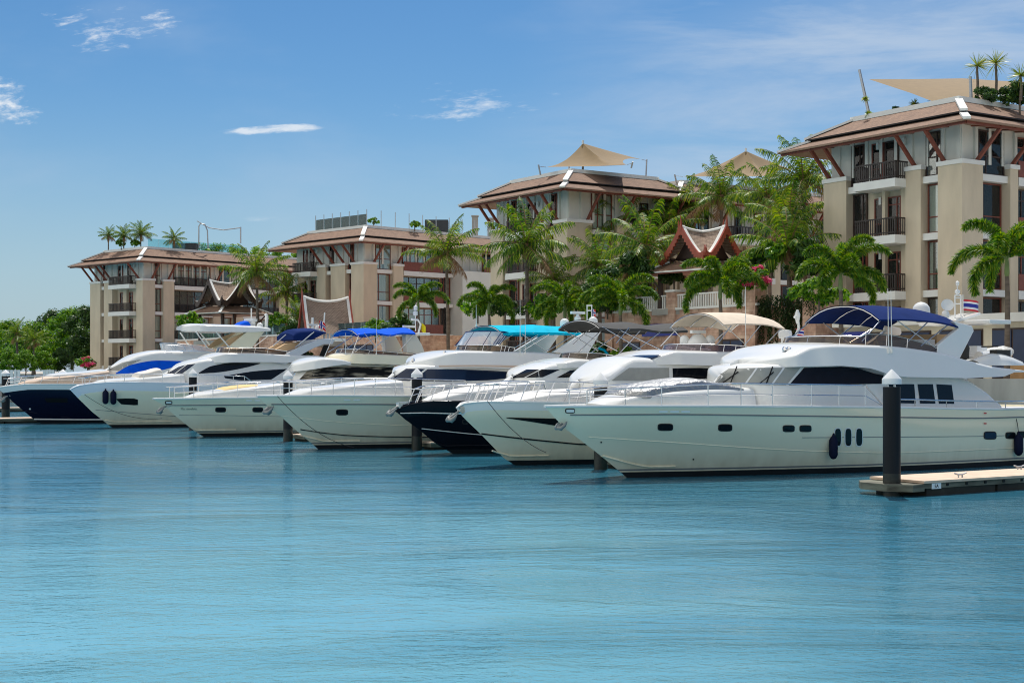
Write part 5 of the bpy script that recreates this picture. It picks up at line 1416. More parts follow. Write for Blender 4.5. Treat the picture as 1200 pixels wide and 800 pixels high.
a.screen([(938, 405), (1030, 405), (1098, 412.5)], [(941, 393.5), (990, 391), (1030, 391.5), (1098, 406)], 2.0, M['tint'], nose=.9)
a.canopy([(1030, 374), (1060, 374), (1095, 376.5), (1126, 383)], 1.85, .56, M['navycloth'], poles=(((1032, 375), (1010, 400), 1.05), ((1050, 374.5), (1097, 408), 1.05), ((1088, 376.5), (1060, 404), 1.05), ((1112, 380), (1078, 406), 1.05)), valance=.06)
ar = a.plate([(1095, 413), (1124, 422), (1145, 387.5), (1143, 381.5), (1122, 376), (1127, 384.5), (1101, 404)], 2.0, .2, G_, 'radar_arch', lean=.12)
a.beam((1117, 377), (1142, 380), 1.75, .16, 0, G_, 'arch_beam', ar)
MB().bar(a.p3(1108, 377, 0), a.p3(1137, 368, 0), 1.0, .09).build('arch_wing', G_, ar)
a.dome(1079.5, 364, 10.3, .3)
a.dome(1108, 368, 4.5, -.6, name='satellite_dome', m=G_)
MB().lathe(a.p3(1110, 358, -.6), [(.02, -.02), (.2, .02), (.24, .08), (.2, .06), (.02, .02)], 14, axis=(-.6, -.7, .3)).build('dish', G_, a.root, smooth=50)
ms = MB(); p = lambda x, y, k=0: a.p3(x, y, k)
for q in (1119, 1126): ms.tube([p(q, 372), p(q, 346)], .03, 6)
for q in (356, 349, 346): ms.tube([p(1119, q), p(1126, q)], .025, 6)
ms.tube([p(1122, 346), p(1121.5, 330)], .02, 6); ms.lathe(p(1122, 342), [(.03, -.1), (.1, -.05), (.1, .05), (.03, .1)], 8); ms.lathe(p(1122, 332), [(.03, -.1), (.07, -.05), (.07, .05), (.02, .1)], 8)
ms.build('light_mast', G_, a.root, smooth=40)
for q in (1041.4, 1045): a.whip((q, 413), (q - 1, 338 if q < 1043 else 340), -2.3)
a.rail(lx(a, 690), lx(a, 1036), .74, 9, h0=.5)
a.rail(lx(a, 1046), 20.5, .28, 8, mid=False, nose=False)
cv = a.p3(1038, 451, -2.15)
for dx in (0, .35): MB().tube([Vector((cv.x + dx, -2.22, cv.z)), Vector((cv.x + dx + .12, -2.26, cv.z - .35)), Vector((cv.x + dx + .16, -2.26, 1.95))], .05, 6).build('grab_rail', G_, a.root, smooth=60)
for px in (861, 866, 874): MB().lathe(a.p3(px + 60, 409.5, -1.2), [(.04, -.1), (.07, 0), (.09, .1), (.03, .12)], 8, axis=(-1, 0, .2)).build('horn', M['chrome'], a.root)
a.wiper(cb, (846, 448), (866, 436), -1.2); a.wiper(cb, (890, 450), (906, 436), -1.9)
seat = a.p3(1060, 402, 0)
for k in range(3): MB().box(seat.x + k * .7 - .3, seat.x + k * .7 + .3, -1.2, 1.2, seat.z - .5, seat.z + .12 + (.2 if k == 1 else 0)).build('fly_seat', M['tanseat'] if k else M['whitecloth'], a.root)
a.flag('small five striped Thai flag at the stern of the largest yacht', 1128.5, 351, 1148, 364, 0, 'thai')
a.fender('navy fender hanging on the largest yacht left of the big pile', 972.5, 524, 10.2, 27)
a.fender('navy fender hanging on the largest yacht at the right edge of the view', 1189, 521, 10, 25)
# tender and its engine on the boat deck
td = a.p3(1152, 418, .2); tw = a.world(td); t_ = thing('tender', 'white inflatable tender carried on the boat deck behind the radar arch', 'tender', tw, BA + R(8))
m = MB(); m.tube([(-1.2, -.55, 0), (.6, -.6, .05), (1.3, -.35, .2), (1.5, 0, .28), (1.3, .35, .2), (.6, .6, .05), (-1.2, .55, 0)], [.2, .22, .2, .18, .2, .22, .2], 10); m.build('tube', G_, t_, smooth=60)
MB().prism([(-1.2, -.5, -.1), (1.2, -.3, 0), (1.2, .3, 0), (-1.2, .5, -.1)], (0, 0, .12)).build('floor', M['deck'], t_)
MB().box(-.9, -.2, -.3, .3, 0, .42).build('seat', M['whitecloth'], t_); mm = MB(); mm.lathe((-1.35, 0, .15), [(.05, -.3), (.2, -.2), (.22, .2), (.12, .38)], 10); mm.build('outboard', M['blackcloth'], t_, smooth=50)
js = thing('jet_ski', 'white jet ski with black handlebars carried beside the tender', 'jet ski', a.world(a.p3(1166, 425, -1.2)), BA)
m = MB(); P = []
for k in range(13):
    t = k / 12; x = -1.3 + 2.6 * t; w = .48 * math.sin(math.pi * min(1, t * .62 + .2)) ** .6; h = .2 + .28 * math.sin(math.pi * t) ** 1.2
    P.append([Vector((x, w * math.cos(q * math.pi / 8), -.1 + h * math.sin(q * math.pi / 8))) for q in range(9)])
m.grid(P); m.build('hull', G_, js, smooth=60); MB().box(-.1, .7, -.17, .17, .25, .5).build('seat', M['blackcloth'], js); MB().bar((-.3, -.38, .62), (-.3, .38, .62), .05, .05).build('handlebar', M['black'], js)

# ---- B: white sports yacht, beige bimini
b = Boat('white motor yacht with a beige canopy and purple tinted windscreen, behind the largest one', (604, 545), (535, 478), 18, 5.0)
b.hull([(543, 489), (563, 508), (591, 537)], [(546, 472.5), (575, 470.5), (613, 471), (651, 471.5), (740, 473)], H_, band=.30, bandm=M['gel'], flare=.5, boot='none', full=.5)
b.hline([(564, 508), (610, 513.5), (686, 521)], .03, M['black'], 'boot_line', off=.004)
b.hline([(577, 528), (610, 537), (640, 541)], .03, H_, 'spray_rail', to_stern=False, off=.02)
b.hpoly(([(593, 489), (620, 489.6), (660, 490.5)], [(593.5, 489.8), (622, 494), (660, 500)]), M['black'], 'hull_window')
b.anchor(527, 487, .6, M['chrome'])
b.rail(lx(b, 556), lx(b, 700), .75, 9, slant=-.5, h0=.62)
bt = b.body('foredeck_trunk', [(590, 471), (615, 464), (650, 460), (700, 458)], [(590, 474), (700, 474)], [(590, .3), (630, 1.3), (700, 1.7)], M['deck'], r=.2, tum=.3, sweep=.4)
bc = b.body('cabin', [(668, 453), (690, 439), (722, 425), (745, 419), (790, 421), (850, 431), (880, 440), (900, 455)], [(668, 474), (900, 476)], nose(668, 30, 1.75, (800, 2.0), (900, 2.0)), G_, r=.3, tum=.2)
b.win(bc, [(722, 427.5), (734, 431)], [(688, 446), (713, 446.5)], M['whitecloth'], 'windscreen_cover', y=-1, both=False)
b.win(bc, [(737, 431), (784, 431)], [(716, 446), (784, 446)], M['greycloth'], 'window_cover')
b.win(bc, [(788, 431.5), (820, 431), (852, 434.5)], [(788.5, 444.5), (815, 444), (840, 443)], M['dglass'])
bf = b.body('flybridge', [(716, 427), (735, 420), (760, 414.5), (785, 411.5), (830, 412), (890, 412), (930, 418)], [(716, 428.5), (745, 428), (790, 427), (850, 429), (900, 432), (930, 424)], nose(716, 30, 1.85, (800, 1.95), (930, 2.05)), G_, r=.15, tum=.3, n=54)
b.win(bf, [(727, 420.6), (752, 416.4), (776, 416.2)], [(722, 424.8), (745, 424.2), (760, 423)], M['bglass'], 'skylight', off=.02, both=False)
b.screen([(790, 412), (850, 412.5), (895, 411)], [(793, 403.6), (845, 403.8), (895, 408)], 1.75, M['purple'], nose=1.0)
b.canopy([(848, 380), (870, 379), (892, 379.5), (920, 385)], 1.7, .50, M['beigecloth'], poles=(((848, 380), (874, 404), 1.05), ((858, 380), (840, 404), 1.05), ((892, 380), (872, 405), 1.05), ((916, 384), (893, 408), 1.05)), valance=.05)
b.dome(802, 398, 5.5, .9); b.dome(832, 398, 5.8, .2); b.radar(818, 389.5, 21, .5)
MB().lathe(b.p3(818, 399, .5), [(.5, -.2), (.42, 0), (.18, .25)], 12).build('radar_base', G_, b.root, smooth=50)
b.whip((874, 419), (873.5, 336), -1.9)
MB().lathe(b.p3(856, 419, -1.95), [(.01, -.05), (.07, 0), (.01, .05)], 8).build('side_light', M['fl_red'], b.root)
bs = b.body('deck_cushion', [(688, 462), (694, 456), (706, 452.5), (728, 453), (738, 457)], [(688, 469), (738, 469)], [(688, 2.0), (738, 2.12)], M['navycloth'], r=.3, tum=.3, sweep=.3)
bm2 = MB(); q = lambda x, y: b.p3(x, y, 0)
bm2.tube([q(908, 410), q(930, 400), q(936, 384), q(935, 374), q(931, 371)], .06, 7); bm2.tube([q(921, 408), q(932, 396)], .05, 6); bm2.tube([q(917, 405), q(917, 396)], .07, 8); bm2.lathe(q(934.5, 371), [(.05, -.3), (.1, -.1), (.12, .1), (.04, .3)], 8); bm2.build('light_mast', G_, b.root, smooth=60)
MB().lathe(q(920, 391.5), [(.05, -.2), (.26, -.18), (.3, 0), (.26, .16), (.05, .2)], 14).build('radar_scanner', G_, b.root, smooth=50)
b.flag('small five striped Thai flag on the mast between the beige and navy canopies', 933, 385, 943, 393, 0, 'thai', pole=False)
b.rope('dark mooring rope drooping from the bow of the yacht with the beige canopy', [(571, 469.5), (640, 530)], -1.2, -2.3, .25)

# ---- C: dark hulled boat, black bimini
c = Boat('sleek motor yacht with a black hull and charcoal canopy, between two white hulls', (531, 531.5), (464, 482), 17, 4.8)
c.hull([(470, 488), (491, 503), (509, 518.5)], [(475, 475.5), (490, 472.5), (504, 470.5), (535, 470.5), (600, 471.5)], M['blackhull'], band=.36, bandm=M['blackhull'], flare=.5, boot='none', full=.5)
c.hline([(469, 484), (500, 483.5), (537, 485)], .022, M['paint'], 'rub_rail', off=.01)
c.hline([(494, 502), (530, 506), (565, 509.5)], .02, M['paint'], 'style_line', off=.005)
c.hline([(512, 519), (540, 527), (570, 530)], .025, M['blackhull'], 'spray_rail', to_stern=False, off=.02)
c.anchor(456, 481, .6, M['chrome'])
c.hpatch(545, 494, 5, 3.5, M['dglass'], 'porthole', M['slate'])
c.rail(lx(c, 487), lx(c, 640), .72, 9, slant=-.5, h0=.6)
c.body('foredeck_trunk', [(505, 470.5), (520, 463), (545, 458), (590, 452), (620, 448)], [(505, 473), (620, 474)], [(505, .3), (540, 1.1), (620, 1.6)], M['deck'], r=.2, tum=.3, sweep=.4)
c.body('sun_pad', [(548, 458), (556, 454.5), (585, 451), (600, 452)], [(548, 461), (600, 458)], [(548, .7), (600, 1.1)], M['blackcloth'], r=.1, tum=.2)
cc = c.body('cabin', [(590, 448), (606, 437), (622, 430), (650, 426), (700, 429), (730, 436), (750, 452)], [(590, 474), (750, 476)], nose(590, 27, 1.7, (750, 1.85)), G_, r=.25, tum=.22)
c.win(cc, [(617, 433), (656, 433)], [(598, 443), (636, 441.8)], M['dglass'], 'windscreen', y=-1, both=False)
c.win(cc, [(633, 433), (635, 433)], [(614, 442.5), (616, 442.4)], G_, 'mullion', nx=2, off=.024, both=False)
c.win(cc, [(668, 434), (690, 431.5), (706, 432)], [(652, 442.5), (672, 442), (690, 441)], M['dglass'])
cf = c.body('flybridge', [(616, 431), (632, 426.5), (650, 423), (670, 421), (730, 424), (760, 430)], [(616, 432.2), (650, 431.5), (690, 430), (730, 432), (760, 433)], nose(616, 27, 1.7, (760, 1.8)), G_, r=.2, tum=.25)
c.screen([(664, 421), (700, 422), (735, 425)], [(667, 414), (700, 414.5), (735, 419)], 1.6, M['tint'], nose=.9)
c.canopy([(702, 383), (724, 385.5), (750, 385), (775, 388), (806, 387)], 1.6, .36, M['blackcloth'], poles=(((706, 383), (752, 410), 1.05), ((724, 385.5), (775, 410), 1.05), ((775, 388), (738, 416), 1.05), ((752, 385.5), (720, 420), 1.05), ((737, 384), (722, 402), 1.05)), valance=.1, sagn=2)
MB().tube([c.p3(702, 408, 0), c.p3(708, 410, 0), c.p3(712, 415, 0)], .06, 6).build('coiled_hose', M['cyancloth'], c.root, smooth=60)

# ---- D: white flybridge yacht, cyan bimini
d = Boat('white flybridge yacht under a bright cyan canopy with two radar domes', (373, 526), (301, 464), 20, 5.5)
d.hull([(313, 475), (327, 486), (347, 504)], [(340, 463.5), (436, 463.5), (520, 465), (620, 467)], H_, flare=.5)
d.hline([(318, 473.6), (400, 473.5), (483, 474), (560, 475)], .028, M['stripe'], 'rub_rail', off=.01)
d.hline([(352, 503), (400, 509.5), (450, 511.5), (500, 512)], .025, M['slate'], 'style_line', off=.006)
d.hline([(330, 487), (400, 495), (485, 499)], .012, H_, 'hull_crease', off=.004)
d.hline([(356, 511), (390, 519), (420, 523)], .03, H_, 'spray_rail', to_stern=False, off=.02)
d.hpatch(400.7, 483, 12, 5, M['dglass'], 'porthole', M['slate'])
for px in (406.5, 417.8): d.hpatch(px, 468.3, 8, 2, M['lens'], 'deck_vent')
d.anchor(312, 478, .75, M['galv'])
d.rail(lx(d, 340, 463), lx(d, 560, 464), .78, 10, h0=.6)
d.rope('dark mooring rope running down the bow of the yacht with the cyan canopy', [(325, 464), (415, 524)], -.8, -2.4, .4)
d.body('foredeck_trunk', [(345, 464), (362, 457), (400, 453), (440, 448), (470, 446)], [(345, 467), (470, 468)], [(345, .4), (390, 1.4), (470, 1.9)], G_, r=.2, tum=.3, sweep=.5)
dc = d.body('cabin', [(452, 446), (474, 430), (495, 428), (600, 430), (640, 440), (660, 455)], [(452, 468), (660, 470)], nose(452, 26, 1.9, (560, 2.0), (660, 2.0)), G_, r=.2, tum=.18)
d.win(dc, [(476, 432), (498, 432.2)], [(457, 445), (480, 446.3)], M['bglass'], 'windscreen', y=-1, both=False)
d.win(dc, [(501, 432.4), (530, 432.6), (560, 433.5), (606, 436)], [(484, 446.3), (525, 446.5), (570, 445.5), (614, 440)], M['bglass'], nx=30)
df = d.body('flybridge', [(470, 431), (480, 425), (494, 419), (516, 414), (540, 411.5), (600, 412), (650, 414), (685, 419), (710, 425)], [(470, 432), (500, 431.5), (560, 430.5), (620, 433), (680, 436), (710, 428)], nose(470, 26, 2.0, (600, 2.25), (710, 2.2)), G_, r=.16, tum=.3, n=54)
d.win(df, [(480, 428.6), (560, 427.6), (640, 429)], [(480, 430.6), (560, 429.6), (640, 432)], M['tan'], 'roof_edge_trim', nz=2)
d.screen([(540, 412), (575, 412), (602, 412)], [(541, 404.5), (575, 403.5), (600, 407)], 1.85, M['tint'], nose=.9)
d.screen([(541, 404.3), (578, 403.3)], [(548, 388), (588, 389.5)], 1.8, M['vinyl'], nose=.85, rake=.5, name='clear_enclosure', frame=M['navycloth'])
d.canopy([(589, 390.5), (612, 389), (646, 389.5), (694, 390.8)], 1.75, .42, M['cyancloth'], poles=(((591, 391), (578, 404), 1.05), ((610, 390), (640, 411), 1.05), ((646, 390), (612, 411), 1.05), ((676, 390), (640, 412), 1.05), ((690, 391), (672, 416), 1.05)), valance=.12, sagn=2)
da = d.plate([(648, 413), (689, 415), (706.5, 387.5), (706, 386.5), (696, 385.5), (678, 394)], 2.0, .2, G_, 'radar_arch', lean=.1)
d.beam((690, 387), (706, 388), 1.85, .2, 0, G_, 'arch_beam', da)
d.dome(661.6, 378.5, 5.6, .9); d.dome(694.8, 376.5, 5.7, -.3); d.radar(677, 367, 19, .3)
MB().tube([d.p3(677, 387, .3), d.p3(677, 373, .3)], .1, 8).build('radar_post', G_, d.root)
fr_ = MB(); q = lambda x, y: d.p3(x, y, 0)
for x in (688, 693.5): fr_.tube([q(x, 386), q(x, 357)], .03, 6)
for y in (358, 364): fr_.tube([q(688, y), q(693.5, y)], .03, 6)
fr_.build('light_mast', G_, d.root)
for x in (609.5, 615.5): d.whip((x, 415), (x, 352 if x < 612 else 372), -2.2)
d.whip((558, 382), (558, 357), .9)
d.flag('small tricolour flag behind the right white dome of the cyan canopied yacht', 693.5, 362, 698, 370, 0, 'tricolor', pole=False)
for x, y in ((484, 423), (521, 414.5)): MB().lathe(d.p3(x, y, -1.2), [(.03, -.05), (.1, .0), (.06, .14)], 8).build('searchlight', M['chrome'], d.root)

# ---- E: white yacht, blue awning, name on the bow
e = Boat('white yacht with faint lettering on its bow and a long bright blue awning', (239, 511.5), (179, 467), 19, 5.2)
e.hull([(192, 475), (209, 490), (228, 505)], [(200, 467), (300, 465.7), (380, 466.5), (460, 468)], H_, flare=.5)
e.hline([(195, 474.8), (250, 474.4), (307, 474)], .03, M['stripe'], 'rub_rail', off=.01)
e.hline([(210, 486), (260, 486.5), (340, 488)], .012, M['stripe'], 'style_line', off=0)
e.hline([(228, 503), (250, 508), (275, 510)], .03, H_, 'spray_rail', to_stern=False, off=.02)
for px in (258.4, 302): e.hpatch(px, 480, 10.5, 3.8, M['dglass'], 'porthole', M['slate'])
for px in (291.6, 301.5): e.hpatch(px, 469, 7, 1.7, M['lens'], 'deck_vent')
e.hpatch(197.5, 471.6, 6.5, 2.2, M['lens'], 'bow_light', M['brownwood'])
e.anchor(186, 479, .65, M['galv'])
pn = e.on_hull(221, 479, .02); pn2 = e.on_hull(230, 479, .02); dv = (pn2 - pn); ya = math.atan2(dv.y, dv.x); lean = (e.on_hull(221, 477, .02) - e.on_hull(221, 481, .02)); lz = math.atan2(lean.z, -(lean.y))
nm = text_on('Ma, mosfola', .17, pn, (0, 0, 0), mat('faded grey lettering', (.16, .19, .16), .6), 'hull_name', e.root, .002)
X = dv.normalized(); Y = lean.normalized(); Z = X.cross(Y).normalized(); Y = Z.cross(X); nm.matrix_parent_inverse = Matrix.Identity(4)
nm.matrix_local = Matrix.Translation(pn) @ Matrix((X, Y, Z)).transposed().to_4x4()
e.rail(lx(e, 205, 466), lx(e, 400, 466), .8, 9, h0=.6)
e.body('foredeck_trunk', [(226, 466.5), (240, 461), (270, 457), (310, 452), (340, 448)], [(226, 469), (340, 470)], [(226, .4), (260, 1.3), (340, 1.8)], G_, r=.2, tum=.3, sweep=.5)
e.body('sun_pad', [(255, 457.5), (262, 455), (300, 452), (318, 452)], [(255, 460), (318, 456)], [(255, .8), (318, 1.2)], mat('tan sun pad', (.68, .50, .22), .8), r=.1, tum=.2)
ec = e.body('cabin', [(334, 449), (346, 441), (358, 434), (380, 428), (440, 426), (480, 432), (520, 446), (535, 460)], [(334, 470), (535, 472)], nose(334, 21.5, 1.8, (535, 1.95)), G_, r=.2, tum=.18)
e.win(ec, [(360, 435), (378, 431), (406, 428.5), (440, 427.5), (464, 430)], [(351, 444.3), (400, 446), (430, 446), (455, 444.5)], M['meshcover'], 'window_cover', y=-1.2, nx=36)
e.body('roof_brow', [(334, 436), (342, 428.5), (354, 423), (375, 419.5), (395, 420.5), (408, 424)], [(334, 437), (360, 433.5), (390, 428.5), (408, 426.5)], nose(334, 21.5, 1.9, (408, 1.95)), G_, r=.2, tum=.25)
ef = e.body('flybridge', [(378, 421), (392, 416), (410, 414), (445, 415), (489, 417.5), (510, 421)], [(378, 422.5), (400, 426), (450, 426.5), (490, 428), (510, 424)], nose(378, 21.5, 1.9, (510, 2.0)), M['gelhull'], r=.18, tum=.15)
e.screen([(396, 414.5), (440, 415.5), (489, 418)], [(398, 409.5), (440, 411), (489, 416)], 1.75, M['tint'], nose=.9)
e.canopy([(419, 392), (441, 390), (457, 392.3), (472, 389.8), (487, 390.5)], 1.7, .36, M['bluecloth'], poles=(((421, 391), (411, 419), 1.05), ((427, 390), (441, 408), 1.05), ((446, 391), (416, 412), 1.05), ((458, 392), (438, 408), 1.05), ((441, 391), (451, 412), 1.05), ((486, 391), (468, 411), 1.05)), valance=.08, sagn=2)
ea = e.plate([(477, 413), (499, 416), (495, 404), (488, 391.5), (476, 391)], 1.6, .5, mat('cream gelcoat', (.74, .68, .58), .3), 'radar_arch', lean=.05)
e.beam((476, 392), (490, 392), 1.5, .15, 0, G_, 'arch_beam', ea)
e.radar(479, 383, 15, 0); mm = MB(); q = lambda x, y: e.p3(x, y, 0)
mm.tube([q(490, 392), q(493, 380), q(490, 375), q(482, 374)], .06, 6); mm.tube([q(487, 388), q(487, 357)], .03, 6); mm.lathe(q(487, 361), [(.03, -.15), (.12, -.1), (.12, .1), (.03, .15)], 8); mm.lathe(q(487, 367), [(.03, -.15), (.14, -.1), (.14, .1), (.03, .15)], 8); mm.build('light_mast', G_, e.root, smooth=50)
e.flag('small yellow flag on the radar mast of the blue awninged yacht', 494, 378, 499.5, 388, 0, 'yellow', pole=False, droop=.7)
for x in (405, 441): e.whip((x, 415), (x, 372 if x > 420 else 390), -1.8)
MB().lathe(e.p3(252, 465, -.4), [(.05, -.2), (.25, -.15), (.28, .1), (.12, .25)], 8).build('green_cover', mat('green canvas', (.02, .35, .08), .8), e.root)

# ---- F: white yacht with swooping dark windows
f = Boat('white yacht with swooping dark side windows and two navy fenders at the bow', (131.5, 501), (82, 456.5), 19, 5.2)
f.hull([(88.5, 463.5), (108, 482.5), (122, 493.5)], [(92, 452), (110, 449.3), (136, 447.8), (190, 448.5), (260, 450), (330, 452)], H_, band=.52, bandm=mat('blue white gelcoat', (.70, .74, .80), .2, coat=.3), flare=.5, boot='none')
f.hline([(112, 480), (160, 484), (215, 488)], .015, M['stripe'], 'style_line', off=.002)
f.hline([(123, 492), (150, 497.5), (200, 500)], .03, H_, 'spray_rail', to_stern=False, off=.02)
f.hpoly(([(136, 467.3), (146, 466.6), (157, 466.8), (161.5, 468)], [(137, 468.5), (142, 473.5), (157, 474.6), (161.5, 474.3)]), M['black'], 'hull_window')
f.hpatch(97, 461.8, 4, 1.8, M['lens'], 'bow_light')
f.rail(lx(f, 100, 450), lx(f, 300, 450), .55, 10, h0=.4, mid=False)
f.fender('navy fender on the swoop windowed yacht, the one nearer its bow', 122.5, 465.3, 7, 16, (124, 447))
f.fender('navy fender on the swoop windowed yacht, the one nearer its hull window', 131.7, 465.8, 7, 16, (133, 447))
f.rope('dark mooring rope along the bow of the swoop windowed yacht', [(99, 462), (190, 490)], -.5, -2.0, .5)
f.body('foredeck_trunk', [(118, 449), (130, 445.5), (160, 443.5), (196, 440), (215, 438)], [(118, 451), (215, 453)], [(118, .4), (150, 1.3), (215, 1.8)], G_, r=.2, tum=.3, sweep=.5)
f.body('sun_pad', [(157, 444), (160, 438), (172, 435.5), (187, 432.5), (189, 437)], [(157, 447), (189, 445)], [(157, .8), (189, 1.1)], mat('cream cushion cover', (.72, .66, .58), .8), r=.15, tum=.2)
fc = f.body('cabin', [(190, 440), (208, 429.5), (222, 424.5), (245, 420.5), (280, 419.5), (330, 424), (380, 430), (420, 440), (440, 452)], [(190, 454), (440, 458)], nose(190, 18.7, 1.8, (440, 1.95)), G_, r=.3, tum=.22)
f.win(fc, [(209, 430), (218, 427.5), (229, 426.2)], [(196, 437.6), (205, 437.5), (214, 437.2)], M['bglass'], 'windscreen', y=-1, both=False)
f.win(fc, [(218.4, 427.4), (219.6, 427.3)], [(204.6, 437.5), (206, 437.5)], G_, 'mullion', nx=2, off=.024, both=False)
f.win(fc, [(233, 436.5), (248, 428.8), (275, 424.8), (305, 425.2)], [(233, 437.6), (253, 436.4), (285, 431.2), (305, 426)], M['dglass'], nx=30)
f.win(fc, [(262, 440.6), (300, 434.7), (337, 432)], [(264, 443), (285, 445.5), (318, 444.5)], M['dglass'], 'lower_window', nx=30)
ff = f.body('flybridge', [(222, 425), (240, 418.5), (262, 414), (292, 413.5), (340, 416), (385, 418), (410, 424)], [(222, 426), (250, 425), (300, 424), (350, 425), (410, 427)], nose(222, 18.7, 1.9, (410, 2.0)), G_, r=.15, tum=.25)
f.screen([(254, 414), (300, 414.5), (335, 416)], [(257, 407.5), (300, 407.5), (335, 411.5)], 1.7, M['tint'], nose=.9)
fa = f.plate([(318, 424), (335, 427), (352, 416.5), (369, 407.5), (380, 403.3), (391, 403), (393.5, 397), (382, 396.4), (372.5, 398.3), (357.5, 403.6), (332, 416.3)], 1.75, .22, mat('silver gelcoat', (.60, .62, .66), .25, coat=.3), 'radar_arch', lean=.08)
f.beam((380, 398), (393, 399), 1.6, .18, 0, G_, 'arch_beam', fa)
f.plate([(380, 404), (387, 404), (381.5, 417.5), (374.5, 417)], 1.7, .12, M['black'], 'arch_leg', fa)
f.body('folded_canopy', [(334, 393), (340, 388.5), (352, 387.3), (366, 386.5), (380, 389.5)], [(334, 396), (352, 399), (366, 398), (380, 391)], [(334, 1.4), (380, 1.5)], M['navycloth'], r=.25, tum=.1, camber=.15)
for p0, p1 in (((335, 392), (320, 405)), ((368, 389), (350, 404)), ((366, 390), (346, 407))):
    for sd_ in (-1, 1): MB().tube([f.p3(*p0, -1.45) * 1.0, f.p3(*p1, -1.6)] if sd_ < 0 else [Vector((q.x, -q.y, q.z)) for q in (f.p3(*p0, -1.45), f.p3(*p1, -1.6))], .035, 6).build('canopy_pole', M['steel'], f.root, smooth=60)
f.radar(366.5, 381, 12, 0); f.dome(372.5, 384, 3.3, .3); mm = MB(); mm.tube([f.p3(366.5, 390, 0), f.p3(366.5, 372, 0)], .09, 7); mm.tube([f.p3(379, 392, 0), f.p3(380.5, 366, 0)], .05, 6); mm.build('light_mast', G_, f.root)
for x in (380, 384, 388): MB().tube([f.p3(x, 397, -1.3), f.p3(x + .3, 391, -1.3)], .07, 7).build('rod_holder', M['galv'], f.root)
f.flag('small red flag with a blue and white cross above the silver radar arch', 374, 375.5, 382, 384.5, 0, 'nordic', pole=False, droop=.5)
f.plate([(322, 410), (334, 403), (352, 400), (348, 408), (330, 412)], .9, .3, M['tanseat'], 'helm_console')

# ---- G: navy hull at far left
g = Boat('white yacht with a navy blue hull and blue side window covers, farthest left', (48.4, 496), (-4, 454), 21, 5.5)
g.hull([(6.5, 462.7), (18, 473.4), (39, 490.5)], [(12, 452), (34, 450), (79, 450.2), (140, 450.8), (220, 452)], M['navyhull'], band=.36, bandm=G_, flare=.5, full=.5)
g.hline([(28, 481), (60, 487), (90, 490)], .025, M['navyhull'], 'spray_rail', to_stern=False, off=.02)
g.hline([(40, 491), (70, 491.2), (100, 491.6)], .05, M['paint'], 'boot_line', off=.01)
g.hpoly(([(52, 466.4), (66, 466.2), (79, 466.4)], [(54.5, 471), (66, 471.5), (79, 471.5)]), M['black'], 'hull_window')
g.hpatch(35, 479, 2.2, 1.8, M['lens'], 'drain'); g.anchor(2, 466, .7, M['galv'])
g.rail(lx(g, 8, 452), lx(g, 180, 450), .62, 10, slant=-.4, h0=.5)
g.body('foredeck_trunk', [(30, 450), (42, 446), (54, 443), (79, 440.8), (110, 437), (128, 434.5)], [(30, 452), (128, 455)], [(30, .4), (60, 1.4), (128, 2.0)], M['tan'], r=.15, tum=.35, sweep=.5)
g.body('deck_hatch', [(58, 443), (62, 439.5), (100, 436), (124, 433.5)], [(58, 444.5), (124, 438)], [(58, .8), (124, 1.5)], G_, r=.12, tum=.3, sweep=.3)
gc = g.body('cabin', [(120, 436), (132, 429), (145, 422.5), (164, 415.5), (192, 411), (250, 412), (300, 420), (340, 432), (360, 450)], [(120, 456), (360, 460)], nose(120, 17.4, 1.9, (360, 2.1)), G_, r=.35, tum=.25)
g.win(gc, [(144, 424.5), (166, 421)], [(127, 433), (139, 434.5)], M['greycloth'], 'windscreen_cover', y=-1, both=False)
g.win(gc, [(136, 436.8), (155, 427), (185, 422.4), (219, 423.2)], [(136, 438), (160, 436.8), (188, 433.8), (219, 424.5)], M['bluecloth'], 'window_cover', nx=30)
g.screen([(191, 411), (230, 410.5), (252, 411)], [(188, 402.5), (230, 404), (252, 409)], 1.7, M['vinyl'], nose=1.0, rake=-.15)
gh = g.body('hardtop', [(207, 385.5), (214, 382.6), (226, 381.2), (260, 381.5), (300, 383), (315, 384.8)], [(207, 386.3), (220, 388), (260, 389), (300, 389), (315, 388)], nose(207, 17.4, 1.7, (315, 1.8)), G_, r=.12, tum=.15, camber=.14)
ga = g.plate([(266, 408), (295, 408), (310, 388.5), (290, 388.5)], 1.7, .3, M['gelhull'], 'hardtop_leg', gh['o'], lean=.02)
ft = g.plate([(256, 408), (268, 397), (288, 389), (292, 389), (272, 403), (262, 408)], 1.35, .1, M['tanseat'], 'inner_leg', gh['o'])
st = MB()
for p0, p1 in (((229.5, 388.5), (243, 407)), ((253, 388.5), (268, 406))): st.tube([g.p3(*p0, -1.65), g.p3(*p1, -1.75)], .05, 7)
st.mirror_y(); st.build('hardtop_strut', M['paint'], gh['o'], smooth=60)
g.dome(304.5, 381.5, 3.6, .2); MB().lathe(g.p3(293.5, 381, 0), [(.35, -.2), (.35, .25), (.5, .28), (.5, .45), (.1, .5)], 12).build('radar', G_, g.root, smooth=50)
g.body('folded_cover', [(274, 382.5), (281, 378.5), (288, 377), (291, 380)], [(274, 383), (291, 383.3)], [(274, .6), (291, .7)], M['bluecloth'], r=.1, tum=.1)
MB().tube([g.p3(294.6, 379, 0), g.p3(294.6, 361, 0)], .05, 6).build('antenna', M['paint'], g.root)
MB().tube([g.p3(312, 384, 0), g.p3(312.5, 370, 0), g.p3(311, 368, 0)], .13, 8).build('light_mast', G_, g.root, smooth=60)
g.body('aft_cockpit', [(300, 411), (330, 414), (400, 432), (430, 450)], [(300, 425), (430, 458)], [(300, 1.9), (430, 2.0)], G_, r=.2)
